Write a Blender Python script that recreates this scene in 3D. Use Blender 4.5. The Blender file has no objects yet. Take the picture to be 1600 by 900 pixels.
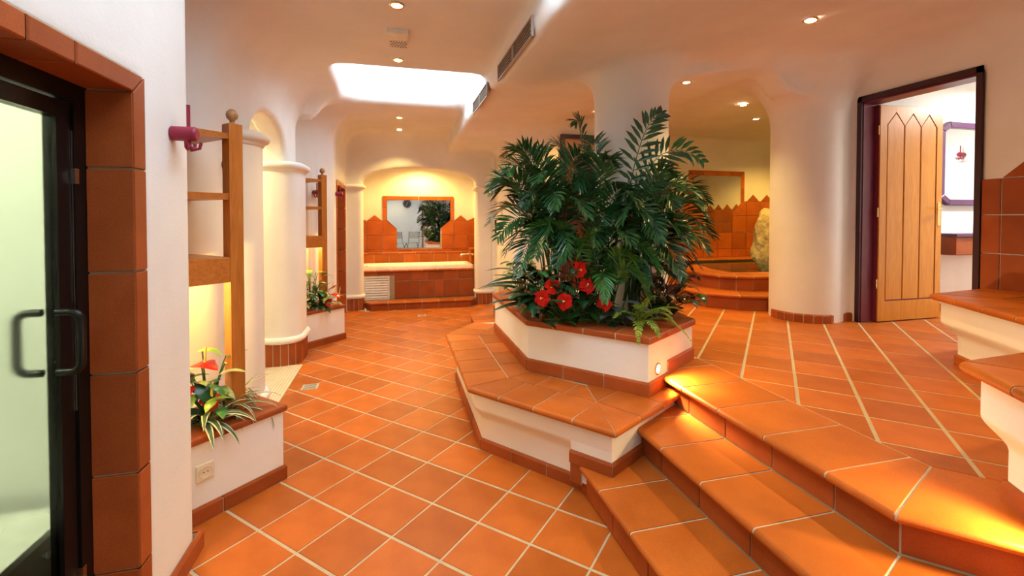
import bpy, math, random
import numpy as np
from mathutils import Vector, Matrix
random.seed(7); rng = np.random.default_rng(7)
SC = bpy.context.scene; COL = SC.collection
R = math.radians
ZU = 0.5133                     # level of the upper floor

# ------------------------------------------------------------------ camera, world, exposure
cd = bpy.data.cameras.new('camera'); cam = bpy.data.objects.new('camera', cd); COL.objects.link(cam)
cam.location = (0, 0, 1.5423); cam.rotation_euler = (R(90) - 0.02, 0, R(-14.4))
cd.sensor_fit = 'HORIZONTAL'; cd.sensor_width = 36.0; cd.lens = 706.4 / 1600 * 36
cd.shift_y = -95.5 / 1600; cd.clip_start = 0.02; cd.clip_end = 60
SC.camera = cam
w = bpy.data.worlds.new('world'); SC.world = w; w.use_nodes = True
w.node_tree.nodes['Background'].inputs[0].default_value = (0.75, 0.86, 1, 1)
w.node_tree.nodes['Background'].inputs[1].default_value = 0.6
SC.view_settings.view_transform = 'Standard'; SC.view_settings.look = 'None'
SC.view_settings.gamma = 1; SC.view_settings.use_curve_mapping = False
SC.view_settings.exposure = 0.36
SC.cycles.adaptive_threshold = .03; SC.cycles.max_bounces = 7; SC.cycles.diffuse_bounces = 4; SC.cycles.glossy_bounces = 3; SC.cycles.transmission_bounces = 5; SC.cycles.caustics_reflective = False; SC.cycles.caustics_refractive = False
WARM = (1.0, 0.69, 0.22); SKY = (0.74, 0.89, 1.0)
SKY_POWER = 4.4; SPOT_POWER = 36.0

# ------------------------------------------------------------------ materials
MATS = {}
def new_mat(name):
    m = bpy.data.materials.new(name); m.use_nodes = True
    nt = m.node_tree; b = nt.nodes['Principled BSDF']; MATS[name] = m
    return m, nt, b
def mix_noise(nt, c1, c2, scale, detail=4, lo=.35, hi=.65, coord='Object'):
    tc = nt.nodes.new('ShaderNodeTexCoord'); n = nt.nodes.new('ShaderNodeTexNoise')
    n.inputs['Scale'].default_value = scale; n.inputs['Detail'].default_value = detail
    r = nt.nodes.new('ShaderNodeValToRGB'); r.color_ramp.elements[0].position = lo; r.color_ramp.elements[1].position = hi
    r.color_ramp.elements[0].color = (*c1, 1); r.color_ramp.elements[1].color = (*c2, 1)
    nt.links.new(tc.outputs[coord], n.inputs['Vector']); nt.links.new(n.outputs['Fac'], r.inputs['Fac'])
    return r.outputs['Color'], n, tc
def bump(nt, b, scale, strength, dist=.01, detail=3):
    tc = nt.nodes.new('ShaderNodeTexCoord'); n = nt.nodes.new('ShaderNodeTexNoise'); n.inputs['Scale'].default_value = scale
    n.inputs['Detail'].default_value = detail
    bp = nt.nodes.new('ShaderNodeBump'); bp.inputs['Strength'].default_value = strength; bp.inputs['Distance'].default_value = dist
    nt.links.new(tc.outputs['Object'], n.inputs['Vector']); nt.links.new(n.outputs['Fac'], bp.inputs['Height'])
    nt.links.new(bp.outputs['Normal'], b.inputs['Normal'])
def simple(name, col, rough=.6, metal=0., spec=.5, bumps=None, var=None):
    m, nt, b = new_mat(name)
    b.inputs['Roughness'].default_value = rough; b.inputs['Metallic'].default_value = metal
    b.inputs['Specular IOR Level'].default_value = spec
    c2 = var if var else tuple(min(1, x * 1.12) for x in col)
    out, _, _ = mix_noise(nt, col, c2, 14)
    nt.links.new(out, b.inputs['Base Color'])
    if bumps: bump(nt, b, *bumps)
    return m
def tile_mat(name, ca, cb, rough=.38):
    """fired clay: every tile has its own shade, plus clouding and speckle"""
    m, nt, b = new_mat(name)
    b.inputs['Roughness'].default_value = rough; b.inputs['Specular IOR Level'].default_value = .24
    cloud, n1, tc = mix_noise(nt, ca, cb, 5, 3)
    oi = nt.nodes.new('ShaderNodeObjectInfo')
    hsv = nt.nodes.new('ShaderNodeHueSaturation')
    mr = nt.nodes.new('ShaderNodeMapRange'); mr.inputs['To Min'].default_value = .84; mr.inputs['To Max'].default_value = 1.14
    nt.links.new(oi.outputs['Random'], mr.inputs['Value']); nt.links.new(mr.outputs['Result'], hsv.inputs['Value'])
    nt.links.new(cloud, hsv.inputs['Color'])
    sp = nt.nodes.new('ShaderNodeTexNoise'); sp.inputs['Scale'].default_value = 260; sp.inputs['Detail'].default_value = 1
    nt.links.new(tc.outputs['Object'], sp.inputs['Vector'])
    rs = nt.nodes.new('ShaderNodeMapRange'); rs.inputs['From Min'].default_value = .3; rs.inputs['From Max'].default_value = .7
    rs.inputs['To Min'].default_value = .88; rs.inputs['To Max'].default_value = 1.1
    nt.links.new(sp.outputs['Fac'], rs.inputs['Value'])
    mul = nt.nodes.new('ShaderNodeMix'); mul.data_type = 'RGBA'; mul.blend_type = 'MULTIPLY'; mul.inputs[0].default_value = 1
    nt.links.new(hsv.outputs['Color'], mul.inputs[6]); nt.links.new(rs.outputs['Result'], mul.inputs[7])
    nt.links.new(mul.outputs[2], b.inputs['Base Color'])
    bump(nt, b, 60, .08, .004)
    return m
def wood_mat(name, c1, c2, axis='Z', scale=7.):
    m, nt, b = new_mat(name)
    tc = nt.nodes.new('ShaderNodeTexCoord'); mp = nt.nodes.new('ShaderNodeMapping')
    sc = {'Z': (6, 6, .5), 'X': (.5, 6, 6), 'Y': (6, .5, 6)}[axis]
    mp.inputs['Scale'].default_value = sc
    n = nt.nodes.new('ShaderNodeTexNoise'); n.inputs['Scale'].default_value = scale; n.inputs['Detail'].default_value = 5; n.inputs['Distortion'].default_value = 1.2
    r = nt.nodes.new('ShaderNodeValToRGB'); r.color_ramp.elements[0].position = .3; r.color_ramp.elements[1].position = .7
    r.color_ramp.elements[0].color = (*c1, 1); r.color_ramp.elements[1].color = (*c2, 1)
    nt.links.new(tc.outputs['Object'], mp.inputs['Vector']); nt.links.new(mp.outputs['Vector'], n.inputs['Vector'])
    nt.links.new(n.outputs['Fac'], r.inputs['Fac']); nt.links.new(r.outputs['Color'], b.inputs['Base Color'])
    b.inputs['Roughness'].default_value = .35
    return m
def emit(name, col, strength):
    m, nt, b = new_mat(name)
    b.inputs['Base Color'].default_value = (*col, 1); b.inputs['Emission Color'].default_value = (*col, 1)
    b.inputs['Emission Strength'].default_value = strength
    return m

def plaster_mat():
    m, nt, b = new_mat('plaster')
    out, _, tc = mix_noise(nt, (.83, .815, .785), (.88, .87, .85), 2.2, 4)
    nt.links.new(out, b.inputs['Base Color']); b.inputs['Roughness'].default_value = .85; b.inputs['Specular IOR Level'].default_value = .25
    n1 = nt.nodes.new('ShaderNodeTexNoise'); n1.inputs['Scale'].default_value = 9; n1.inputs['Detail'].default_value = 6
    n2 = nt.nodes.new('ShaderNodeTexNoise'); n2.inputs['Scale'].default_value = 70; n2.inputs['Detail'].default_value = 3
    nt.links.new(tc.outputs['Object'], n1.inputs['Vector']); nt.links.new(tc.outputs['Object'], n2.inputs['Vector'])
    ad = nt.nodes.new('ShaderNodeMath'); ad.operation = 'MULTIPLY_ADD'; ad.inputs[1].default_value = .3
    nt.links.new(n2.outputs['Fac'], ad.inputs[0]); nt.links.new(n1.outputs['Fac'], ad.inputs[2])
    bp = nt.nodes.new('ShaderNodeBump'); bp.inputs['Strength'].default_value = .22; bp.inputs['Distance'].default_value = .012
    nt.links.new(ad.outputs[0], bp.inputs['Height']); nt.links.new(bp.outputs['Normal'], b.inputs['Normal'])
    return m
plaster_mat()
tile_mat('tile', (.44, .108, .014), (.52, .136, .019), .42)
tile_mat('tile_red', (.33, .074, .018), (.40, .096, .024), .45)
tile_mat('tile_wall', (.39, .096, .014), (.47, .122, .020), .36)
simple('grout', (.50, .415, .285), .9, bumps=(120, .3, .004))
simple('grout_light', (.54, .45, .33), .9)
wood_mat('wood', (.37, .112, .014), (.52, .185, .030), 'Z')
wood_mat('wood_shelf', (.36, .108, .013), (.50, .175, .028), 'X')
wood_mat('wood_knob', (.34, .17, .065), (.45, .24, .10), 'Z')
wood_mat('wood_door', (.54, .200, .014), (.68, .275, .026), 'Z')
wood_mat('wood_dark', (.045, .012, .010), (.075, .02, .014), 'Z')
simple('plum', (.15, .020, .050), .35)
simple('door_red', (.07, .012, .010), .5)
simple('plum_dark', (.040, .008, .016), .35)
simple('violet', (.085, .022, .085), .35)
simple('hook_red', (.26, .011, .042), .4)
simple('black_metal', (.006, .005, .005), .3, spec=.25)
simple('chrome', (.75, .75, .75), .12, 1.)
simple('brass', (.75, .52, .22), .2, 1.)
simple('white_plastic', (.78, .76, .70), .4)
simple('cream_plastic', (.74, .68, .54), .4)
simple('white_enamel', (.88, .86, .80), .12)
simple('white_paint', (.86, .86, .84), .6)
simple('vent_metal', (.42, .34, .28), .5)
simple('vent_dark', (.025, .018, .016), .7)
simple('mosaic', (.68, .60, .44), .4)
simple('drain_metal', (.55, .52, .46), .45, .4)
simple('soil', (.022, .013, .008), .95, bumps=(40, .8, .03))
simple('dark_gap', (.012, .006, .004), .9)
simple('rock', (.42, .35, .20), .8, bumps=(9, 1., .06, 8), var=(.62, .55, .36))
simple('palm', (.010, .055, .018), .30, var=(.030, .125, .036))
simple('palm_light', (.030, .13, .022), .35, var=(.07, .24, .04))
simple('stem_green', (.05, .11, .03), .5)
simple('leaf_dark', (.010, .045, .018), .25, var=(.02, .09, .03))
simple('leaf_mid', (.022, .12, .025), .3, var=(.05, .2, .04))
simple('leaf_lime', (.18, .36, .03), .35, var=(.32, .46, .05))
simple('leaf_pale', (.22, .34, .10), .4, var=(.55, .58, .26))
simple('leaf_fern', (.16, .30, .025), .5, var=(.30, .44, .06))
simple('leaf_grey', (.05, .065, .065), .5, var=(.09, .11, .11))
simple('leaf_wine', (.035, .035, .02), .35, var=(.22, .03, .03))
simple('red_petal', (.46, .006, .004), .75, spec=.15, var=(.62, .016, .008))
simple('red_gloss', (.55, .014, .010), .15, var=(.70, .03, .016))
simple('spadix', (.80, .62, .14), .5)
simple('concrete', (.42, .34, .24), .9)
simple('chair_seat', (.55, .50, .42), .7)
simple('clock_face', (.03, .03, .035), .4)
m, nt, b = new_mat('striped_leaf')      # pale margins on a dark blade
uv = nt.nodes.new('ShaderNodeUVMap'); sp = nt.nodes.new('ShaderNodeSeparateXYZ'); nt.links.new(uv.outputs['UV'], sp.inputs[0])
r_ = nt.nodes.new('ShaderNodeValToRGB'); r_.color_ramp.interpolation = 'CONSTANT'
e_ = r_.color_ramp.elements; e_[0].position = 0; e_[0].color = (.60, .56, .30, 1); e_[1].position = .2; e_[1].color = (.03, .085, .04, 1)
q_ = e_.new(.8); q_.color = (.60, .56, .30, 1)
nt.links.new(sp.outputs['X'], r_.inputs['Fac']); nt.links.new(r_.outputs['Color'], b.inputs['Base Color']); b.inputs['Roughness'].default_value = .4
m, nt, b = new_mat('mirror'); b.inputs['Base Color'].default_value = (.86, .88, .88, 1); b.inputs['Metallic'].default_value = 1; b.inputs['Roughness'].default_value = .015
m, nt, b = new_mat('water'); b.inputs['Base Color'].default_value = (.012, .05, .045, 1); b.inputs['Roughness'].default_value = .05; bump(nt, b, 6, .12, .02)
m, nt, b = new_mat('steamed_glass')      # steam film: thinner in the lowest part of the pane
b.inputs['Base Color'].default_value = (.82, .9, .76, 1); b.inputs['Transmission Weight'].default_value = 1.; b.inputs['IOR'].default_value = 1.05
tc = nt.nodes.new('ShaderNodeTexCoord'); sx = nt.nodes.new('ShaderNodeSeparateXYZ'); nt.links.new(tc.outputs['Object'], sx.inputs[0])
nz = nt.nodes.new('ShaderNodeTexNoise'); nz.inputs['Scale'].default_value = 3; nt.links.new(tc.outputs['Object'], nz.inputs['Vector'])
a1 = nt.nodes.new('ShaderNodeMath'); a1.operation = 'MULTIPLY_ADD'; a1.inputs[1].default_value = .25; nt.links.new(nz.outputs['Fac'], a1.inputs[0]); nt.links.new(sx.outputs['Z'], a1.inputs[2])
mr = nt.nodes.new('ShaderNodeMapRange'); mr.inputs['From Min'].default_value = .55; mr.inputs['From Max'].default_value = .9; mr.inputs['To Min'].default_value = .03; mr.inputs['To Max'].default_value = .42
nt.links.new(a1.outputs[0], mr.inputs['Value']); nt.links.new(mr.outputs['Result'], b.inputs['Roughness'])
m, nt, b = new_mat('warm_reflection_glass'); b.inputs['Base Color'].default_value = (.60, .50, .42, 1); b.inputs['Metallic'].default_value = 1; b.inputs['Roughness'].default_value = .04  # opaque mirror surface; the fanlight's warm reflection is tinted into its colour
emit('sky_pane', SKY, SKY_POWER)
emit('bulb_warm', (1, .80, .52), 30); emit('bulb_step', (1, .78, .45), 26)
emit('tube_white', (1, .98, .92), 10)

# ------------------------------------------------------------------ helpers
def parent_to(o, p):
    if p is None: return
    o.parent = p
    M = Matrix.Translation(p.location) if p.type == 'EMPTY' else p.matrix_basis.copy()
    o.matrix_parent_inverse = M.inverted()
def tag(o, label, cat, group=None, kind=None):
    if label: o['label'] = label
    if cat: o['category'] = cat
    if group: o['group'] = group
    if kind: o['kind'] = kind
    return o
def link_mesh(name, me, mat, parent=None):
    o = bpy.data.objects.new(name, me); COL.objects.link(o)
    if mat and not me.materials: me.materials.append(MATS[mat])
    parent_to(o, parent); return o
def mesh(name, V, F, mat, parent=None, smooth=None, uvs=None):
    me = bpy.data.meshes.new(name); me.from_pydata([tuple(map(float, v)) for v in V], [], F)
    if uvs is not None:
        ul = me.uv_layers.new()
        li = np.zeros(len(me.loops), np.int32); me.loops.foreach_get('vertex_index', li)
        ul.data.foreach_set('uv', np.asarray(uvs, np.float32)[li].ravel())
    me.update()
    if smooth is not None:
        me.polygons.foreach_set('use_smooth', np.ones(len(me.polygons), bool))
        if smooth < 180: me.set_sharp_from_angle(angle=R(smooth))
    return link_mesh(name, me, mat, parent)
def thing(name, label, cat, loc=(0, 0, 0), group=None, kind=None):
    o = bpy.data.objects.new(name, None); COL.objects.link(o); o.location = loc; o.empty_display_size = .1
    return tag(o, label, cat, group, kind)
class MB:
    def __init__(s, M=None): s.V = []; s.F = []; s.U = []; s.M = M
    def add(s, V, F, U=None):
        if s.M is not None: V = [s.M @ Vector(v) for v in V]
        n = len(s.V); s.V += [tuple(v) for v in V]; s.F += [tuple(i + n for i in f) for f in F]
        if U is not None: s.U += U
    def box(s, x0, x1, y0, y1, z0, z1):
        V = [(x0, y0, z0), (x1, y0, z0), (x1, y1, z0), (x0, y1, z0), (x0, y0, z1), (x1, y0, z1), (x1, y1, z1), (x0, y1, z1)]
        s.add(V, [(3, 2, 1, 0), (4, 5, 6, 7), (0, 1, 5, 4), (1, 2, 6, 5), (2, 3, 7, 6), (3, 0, 4, 7)])
    def tube(s, pts, r, n=10, caps=True, r2=None):
        pts = [Vector(p) for p in pts]; k = len(pts); V = []; F = []
        up = Vector((0, 0, 1)); prev = None
        for i, p in enumerate(pts):
            t = (pts[min(i + 1, k - 1)] - pts[max(i - 1, 0)]).normalized()
            if prev is None:
                a = t.cross(up if abs(t.z) < .9 else Vector((1, 0, 0))).normalized()
            else:
                a = (prev - t * prev.dot(t)).normalized()
            prev = a; b_ = t.cross(a)
            rr = r if r2 is None else r + (r2 - r) * i / (k - 1)
            for j in range(n):
                th = 2 * math.pi * j / n; V.append(p + a * (rr * math.cos(th)) + b_ * (rr * math.sin(th)))
        for i in range(k - 1):
            for j in range(n): F.append((i * n + j, i * n + (j + 1) % n, (i + 1) * n + (j + 1) % n, (i + 1) * n + j))
        if caps: F.append(tuple(range(n))[::-1]); F.append(tuple((k - 1) * n + j for j in range(n)))
        s.add(V, F)
    def lathe(s, prof, c, axis=(0, 0, 1), n=24, caps=True):
        ax = Vector(axis).normalized(); a = ax.orthogonal().normalized(); b_ = ax.cross(a); c = Vector(c); V = []; F = []
        for (r, h) in prof:
            for j in range(n):
                th = 2 * math.pi * j / n; V.append(c + ax * h + a * (r * math.cos(th)) + b_ * (r * math.sin(th)))
        for i in range(len(prof) - 1):
            for j in range(n): F.append((i * n + j, i * n + (j + 1) % n, (i + 1) * n + (j + 1) % n, (i + 1) * n + j))
        if caps and prof[0][0] > 1e-5: F.append(tuple(range(n))[::-1])
        if caps and prof[-1][0] > 1e-5: F.append(tuple((len(prof) - 1) * n + j for j in range(n)))
        s.add(V, F)
    def build(s, name, mat, parent=None, smooth=None): return mesh(name, s.V, s.F, mat, parent, smooth, s.U if s.U else None)
def box(name, x0, x1, y0, y1, z0, z1, mat, parent=None):
    m = MB(); m.box(x0, x1, y0, y1, z0, z1); return m.build(name, mat, parent)
# --- plan geometry
def area2(P): return sum(P[i][0] * P[(i + 1) % len(P)][1] - P[(i + 1) % len(P)][0] * P[i][1] for i in range(len(P)))
def ccw(P): return list(P) if area2(P) > 0 else list(P)[::-1]
def off_poly(P, d):
    """closed counter-clockwise polygon, d>0 inwards"""
    n = len(P); out = []
    for i in range(n):
        p0, p1, p2 = P[i - 1], P[i], P[(i + 1) % n]
        out.append(miter(p0, p1, p2, d))
    return out
def miter(p0, p1, p2, d):
    a = Vector((p1[0] - p0[0], p1[1] - p0[1])).normalized(); b_ = Vector((p2[0] - p1[0], p2[1] - p1[1])).normalized()
    n1 = Vector((-a.y, a.x)); n2 = Vector((-b_.y, b_.x)); k = 1 + n1.dot(n2)
    v = (n1 + n2) / max(k, .2)
    return (p1[0] + v.x * d, p1[1] + v.y * d)
def off_line(P, d):
    """open polyline, d>0 to the left"""
    n = len(P); out = []
    for i in range(n):
        p0 = P[i - 1] if i else (2 * P[0][0] - P[1][0], 2 * P[0][1] - P[1][1])
        p2 = P[i + 1] if i < n - 1 else (2 * P[-1][0] - P[-2][0], 2 * P[-1][1] - P[-2][1])
        out.append(miter(p0, P[i], p2, d))
    return out
def clip(P, a, b_, c):
    """keep a*x+b*y>=c"""
    out = []; n = len(P)
    for i in range(n):
        p, q = P[i], P[(i + 1) % n]; dp = a * p[0] + b_ * p[1] - c; dq = a * q[0] + b_ * q[1] - c
        if dp >= 0: out.append(p)
        if dp * dq < 0:
            t = dp / (dp - dq); out.append((p[0] + (q[0] - p[0]) * t, p[1] + (q[1] - p[1]) * t))
    return out
def lerp(a, b_, t): return tuple(x + (y - x) * t for x, y in zip(a, b_))
FLOORF = (Vector((0, 0, 0)), Vector((1, 0, 0)), Vector((0, 1, 0)), Vector((0, 0, 1)))
def wallframe(o, u, n): 
    u = Vector(u).normalized(); n = Vector(n).normalized(); return (Vector(o), u, Vector((0, 0, 1)), n)
def prism_data(P, fr, h0, h1, ch=0.):
    o, u, v, n = fr
    P = ccw(P)
    flip = u.cross(v).dot(n) < 0
    k = len(P); rings = [(P, h0), (P, h1 - ch)] + ([(off_poly(P, ch), h1)] if ch else [])
    V = [o + u * p[0] + v * p[1] + n * h for ring, h in rings for p in ring]; F = []
    for r in range(len(rings) - 1):
        for i in range(k): F.append((r * k + i, r * k + (i + 1) % k, (r + 1) * k + (i + 1) % k, (r + 1) * k + i))
    F.append(tuple(range(k))[::-1]); F.append(tuple((len(rings) - 1) * k + i for i in range(k)))
    if flip: F = [f[::-1] for f in F]
    return V, F
def prism(name, P, z0, z1, mat, parent=None, ch=0., fr=FLOORF, smooth=None):
    V, F = prism_data(P, fr, z0, z1, ch); return mesh(name, V, F, mat, parent, smooth)
def tile(parent, P, z1, thick=.012, gap=.006, mat='tile', fr=FLOORF, ch=.003, name='tile'):
    P = ccw(P)
    if abs(area2(P)) / 2 < 6e-4: return
    Q = off_poly(P, gap / 2)
    if area2(Q) <= 2e-4: return
    return prism(name, Q, z1 - thick, z1, mat, parent, ch, fr)
def strip_tile(name, FL, FR, BR, BL, z, thick, r, mat, parent, gap=.008):
    """tile whose front edge FL-FR carries a rounded nose of radius r"""
    FL, FR, BR, BL = [Vector((p[0], p[1])) for p in (FL, FR, BR, BL)]
    e = (FR - FL).normalized(); eb = (BR - BL).normalized()
    FL, FR = FL + e * gap / 2, FR - e * gap / 2; BL, BR = BL + eb * gap / 2, BR - eb * gap / 2
    dep = abs((BL - FL).dot(Vector((-e.y, e.x)))) or .1
    pr = [(1 - .5 * gap / dep, -thick), (1 - .5 * gap / dep, 0)]
    if r > 0:
        n = 6
        pr += [((r - r * math.sin(a)) / dep, -r + r * math.cos(a)) for a in [math.pi / 2 * i / n for i in range(n + 1)]]
        if thick > 2 * r - 1e-6:
            pr += [((r - r * math.cos(a)) / dep, -(thick - r) - r * math.sin(a)) for a in [math.pi / 2 * i / n for i in range(n + 1)]]
        else: pr += [(0, -thick)]
    else: pr += [(.5 * gap / dep, 0), (.5 * gap / dep, -thick)]
    V = [(*(FL + (BL - FL) * f), z + h) for f, h in pr] + [(*(FR + (BR - FR) * f), z + h) for f, h in pr]
    k = len(pr); F = [(i, (i + 1) % k, k + (i + 1) % k, k + i) for i in range(k)] + [tuple(range(k))[::-1], tuple(range(k, 2 * k))]
    return mesh(name, V, F, mat, parent, 35)
def cap_strip(parent, pts, depth, z, thick, r, counts, mat='tile', gap=.008, name='tile', grout=None):
    """row of nosed tiles along an open polyline (inside on the left)"""
    inner = off_line(pts, depth)
    for i in range(len(pts) - 1):
        c = counts[i] if isinstance(counts, (list, tuple)) else max(1, round(math.dist(pts[i], pts[i + 1]) / counts))
        cuts = c if isinstance(c, (list, tuple)) else [j / c for j in range(c + 1)]
        # joints square to the edge, mitred only at the ends
        for a, b_ in zip(cuts[:-1], cuts[1:]):
            fl, fr_ = lerp(pts[i], pts[i + 1], a), lerp(pts[i], pts[i + 1], b_)
            d = Vector((pts[i + 1][0] - pts[i][0], pts[i + 1][1] - pts[i][1])); L = d.length; d /= L
            def back(t):
                if t <= 1e-6: return inner[i]
                if t >= 1 - 1e-6: return inner[i + 1]
                s0 = Vector((inner[i][0] - pts[i][0], inner[i][1] - pts[i][1])).dot(d); s1 = L + Vector((inner[i + 1][0] - pts[i + 1][0], inner[i + 1][1] - pts[i + 1][1])).dot(d)
                x = min(max(t * L, s0), s1)
                return (pts[i][0] + d.x * x - d.y * depth, pts[i][1] + d.y * x + d.x * depth)
            strip_tile(name, fl, fr_, back(b_), back(a), z, thick, r, mat, parent, gap)
    g = .0035; gp = off_line(pts, g if r > 0 else 0); gi = off_line(pts, depth - .001)
    for i in range(len(pts) - 1):
        strip_tile('grout', gp[i], gp[i + 1], gi[i + 1], gi[i], z - g, max(thick - 2 * g, .01) if r > 0 else thick - g, max(r - g, 0) if r > 0 else 0, 'grout_light', parent, 0)
    return inner
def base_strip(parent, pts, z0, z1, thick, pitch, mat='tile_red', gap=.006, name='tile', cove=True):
    """upright skirting tiles along a polyline, standing out to the right of it"""
    outer = off_line(pts, -thick)
    for i in range(len(pts) - 1):
        n = max(1, round(math.dist(pts[i], pts[i + 1]) / pitch))
        for j in range(n):
            a, b_ = j / n, (j + 1) / n
            L = math.dist(pts[i], pts[i + 1]); g = gap / 2 / L
            P = [lerp(pts[i], pts[i + 1], a + g), lerp(outer[i], outer[i + 1], a + g), lerp(outer[i], outer[i + 1], b_ - g), lerp(pts[i], pts[i + 1], b_ - g)]
            V = [(*p, z0) for p in P] + [(*p, z1) for p in P]
            t = .35
            V[5] = (*lerp(P[0], P[1], .55), z1); V[6] = (*lerp(P[3], P[2], .55), z1)
            V += [(*P[1], z1 - .012), (*P[2], z1 - .012)]
            F = [(0, 1, 8, 5, 4), (1, 2, 9, 8), (8, 9, 6, 5), (3, 7, 6, 9, 2), (4, 5, 6, 7), (0, 4, 7, 3), (0, 3, 2, 1)]
            mesh(name, V, F, mat, parent)
    og = off_line(pts, -max(thick - .004, .003)); ig = off_line(pts, .001); m = MB()
    for i in range(len(pts) - 1):
        V, F = prism_data([ig[i], og[i], og[i + 1], ig[i + 1]], FLOORF, z0, z1 - .008, 0); m.add(V, F)
    m.build('grout', 'grout_light', parent)
def loft(name, P, prof, mat, parent, closed=True, smooth=40, cap=True):
    """plan outline swept up a profile of (z, inset)"""
    rings = [(off_poly(P, d) if closed else off_line(P, d), z) for z, d in prof]
    k = len(P); V = [(*p, z) for ring, z in rings for p in ring]; F = []
    kk = k if closed else k - 1
    for r in range(len(rings) - 1):
        for i in range(kk): F.append((r * k + i, r * k + (i + 1) % k, (r + 1) * k + (i + 1) % k, (r + 1) * k + i))
    if cap and closed: F.append(tuple(range(k))[::-1]); F.append(tuple((len(rings) - 1) * k + i for i in range(k)))
    return mesh(name, V, F, mat, parent, smooth)

# ------------------------------------------------------------------ plaster shell: one smooth solid, polygonised, then split into walls, ceiling, columns
H = .04
gx = np.arange(-3.3, 8.3, H, dtype=np.float32); gy = np.arange(-4.3, 9.4, H, dtype=np.float32); gz = np.arange(-.24, 3.62, H, dtype=np.float32)
X, Y, Z = gx[:, None, None], gy[None, :, None], gz[None, None, :]
def smax(a, b_, k):
    if k <= 0: return np.maximum(a, b_)
    h = np.maximum(k - np.abs(a - b_), 0) / k
    return np.maximum(a, b_) + h * h * (k * .25)
def smin(a, b_, k): return -smax(-a, -b_, k)
def rbox(x0, x1, y0, y1, z1, kw=.08, kc=.3, z0=None):
    """room void: walls meet with radius kw, ceiling with cove kc"""
    p = smax(smax(x0 - X, X - x1, .0), smax(y0 - Y, Y - y1, .0), kw)
    p = smax(p, Z - z1, kc)
    if z0 is not None: p = smax(p, z0 - Z, kw)
    return p
zc = (2.70 + .33 * np.clip((X - 1.1) / 2.3, 0, 1) ** 1.0).astype(np.float32)
left2 = smax(-.90 - X, Y - 6.2, .0)
left2 = smin(left2, -.80 - X, .03)
left2 = smin(left2, smax(-1.10 - X, smax(3.0 - Y, Y - 5.65, 0), .04), .04)
d45 = np.float32(2 ** -.5)
n1 = smax(smax(-1.9 - X, 2.37 - Y, .04), smax((-4.36 - X + Y) * d45, Y - 3.6, .04), .04)
n2 = smax(smax(-1.9 - X, 5.65 - Y, .04), smax((-7.3 - X + Y) * d45, Y - 6.52, .04), .04)
left2 = smin(left2, n1, .05); left2 = smin(left2, n2, .05)
hallL = smax(left2, smax(Y - 7.95, -4.0 - Y, 0), .1)
air = smax(smax(hallL, Z - 2.95, .42), X - .87, .05)
del left2, hallL
r1 = smax(smax(.5 - X, X - 4.42, 0), smax(-4.0 - Y, Y - 3.53, 0), .06); air2 = smax(r1, Z - zc, .34)
r2 = smax(smax(.5 - X, X - 4.15, 0), smax(3.0 - Y, Y - 5.95, 0), .12); air2 = smin(air2, smax(r2, Z - np.minimum(zc, 2.93), .25), .05)
r3 = smax(smax(.3 - X, X - 1.72, 0), smax(4.0 - Y, Y - 7.95, 0), .1); air2 = smin(air2, smax(r3, Z - 2.72, .2), .25)
air = smin(air, air2, .07); del air2
air = smin(air, rbox(3.4, 7.6, 3.85, 6.9, 2.93, .1, .2), .1)                               # pool room
hd = smax(smax(3.50 - Y, Y - 3.76, .0), smax(1.9 - X, X - 4.3, 0), .0)                      # downstand between the columns
hd = smax(hd, (2.75 + .215 * (np.minimum(X, 3.25) - 2.33)) - Z - np.minimum(3.2 * np.maximum(X - 3.3, 0) ** 2, .22), 0)
air = smax(air, -hd, .06); del hd
def flare(z0, z1, r): return r * np.clip((Z - z0) / (z1 - z0), 0, 1) ** 2.2
col = np.hypot(X - 2.0, Y - 3.6) - .315 - flare(2.52, 2.80, .09); air = smax(air, -col, .12)
col = np.hypot(X - 4.09, Y - 3.79) - .305 - flare(2.45, 2.98, .26); air = smax(air, -col, .12)
for (y0, y1) in ((4.47, 5.85), (.7, 2.5), (-2.9, -1.1)):                                     # skylight shafts
    air = smin(air, rbox(-.58, .87, y0, y1, 3.50, .25, .0, 2.55), .10)
# openings and side rooms
arch = np.hypot((Y - 4.58) / .64, np.maximum(Z - 2.08, 0) / .40) - 1
air = smin(air, smax(arch * .45, smax(-1.5 - X, X + .9, 0), .0), .05)
air = smin(air, rbox(-2.9, -1.34, 3.7, 5.5, 2.75), .04)
tarch = np.maximum(np.abs(X - .42) - .955, Z - (2.095 + .31 * np.sqrt(np.maximum(1 - ((X - .42) / 1.0) ** 2, 0))))
air = smin(air, smax(tarch, smax(7.7 - Y, Y - 8.4, 0), 0), .04)
air = smin(air, rbox(-.70, 1.56, 8.14, 9.06, 2.62, .05, .15), .03)
air = smin(air, smax(smax(smax(-1.6 - X, X + .7, 0), smax(.45 - Y, Y - 1.945, 0), 0), Z - 2.04, 0), .0)
air = smin(air, rbox(-2.9, -1.16, -.3, 2.12, 2.35, .03, .05), 0)
air = smin(air, smax(smax(smax(-1.6 - X, X + .6, 0), smax(6.72 - Y, Y - 7.77, 0), 0), Z - 2.06, 0), .0)
air = smin(air, rbox(-2.4, -1.04, 6.3, 8.2, 2.4, .03, .05), 0)
air = smin(air, smax(smax(smax(4.2 - X, X - 4.9, 0), smax(2.53 - Y, Y - 3.46, 0), 0), Z - 2.69, 0), .0)
air = smin(air, rbox(4.58, 8.0, 1.2, 3.64, 3.05, .03, .05), 0)
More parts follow.
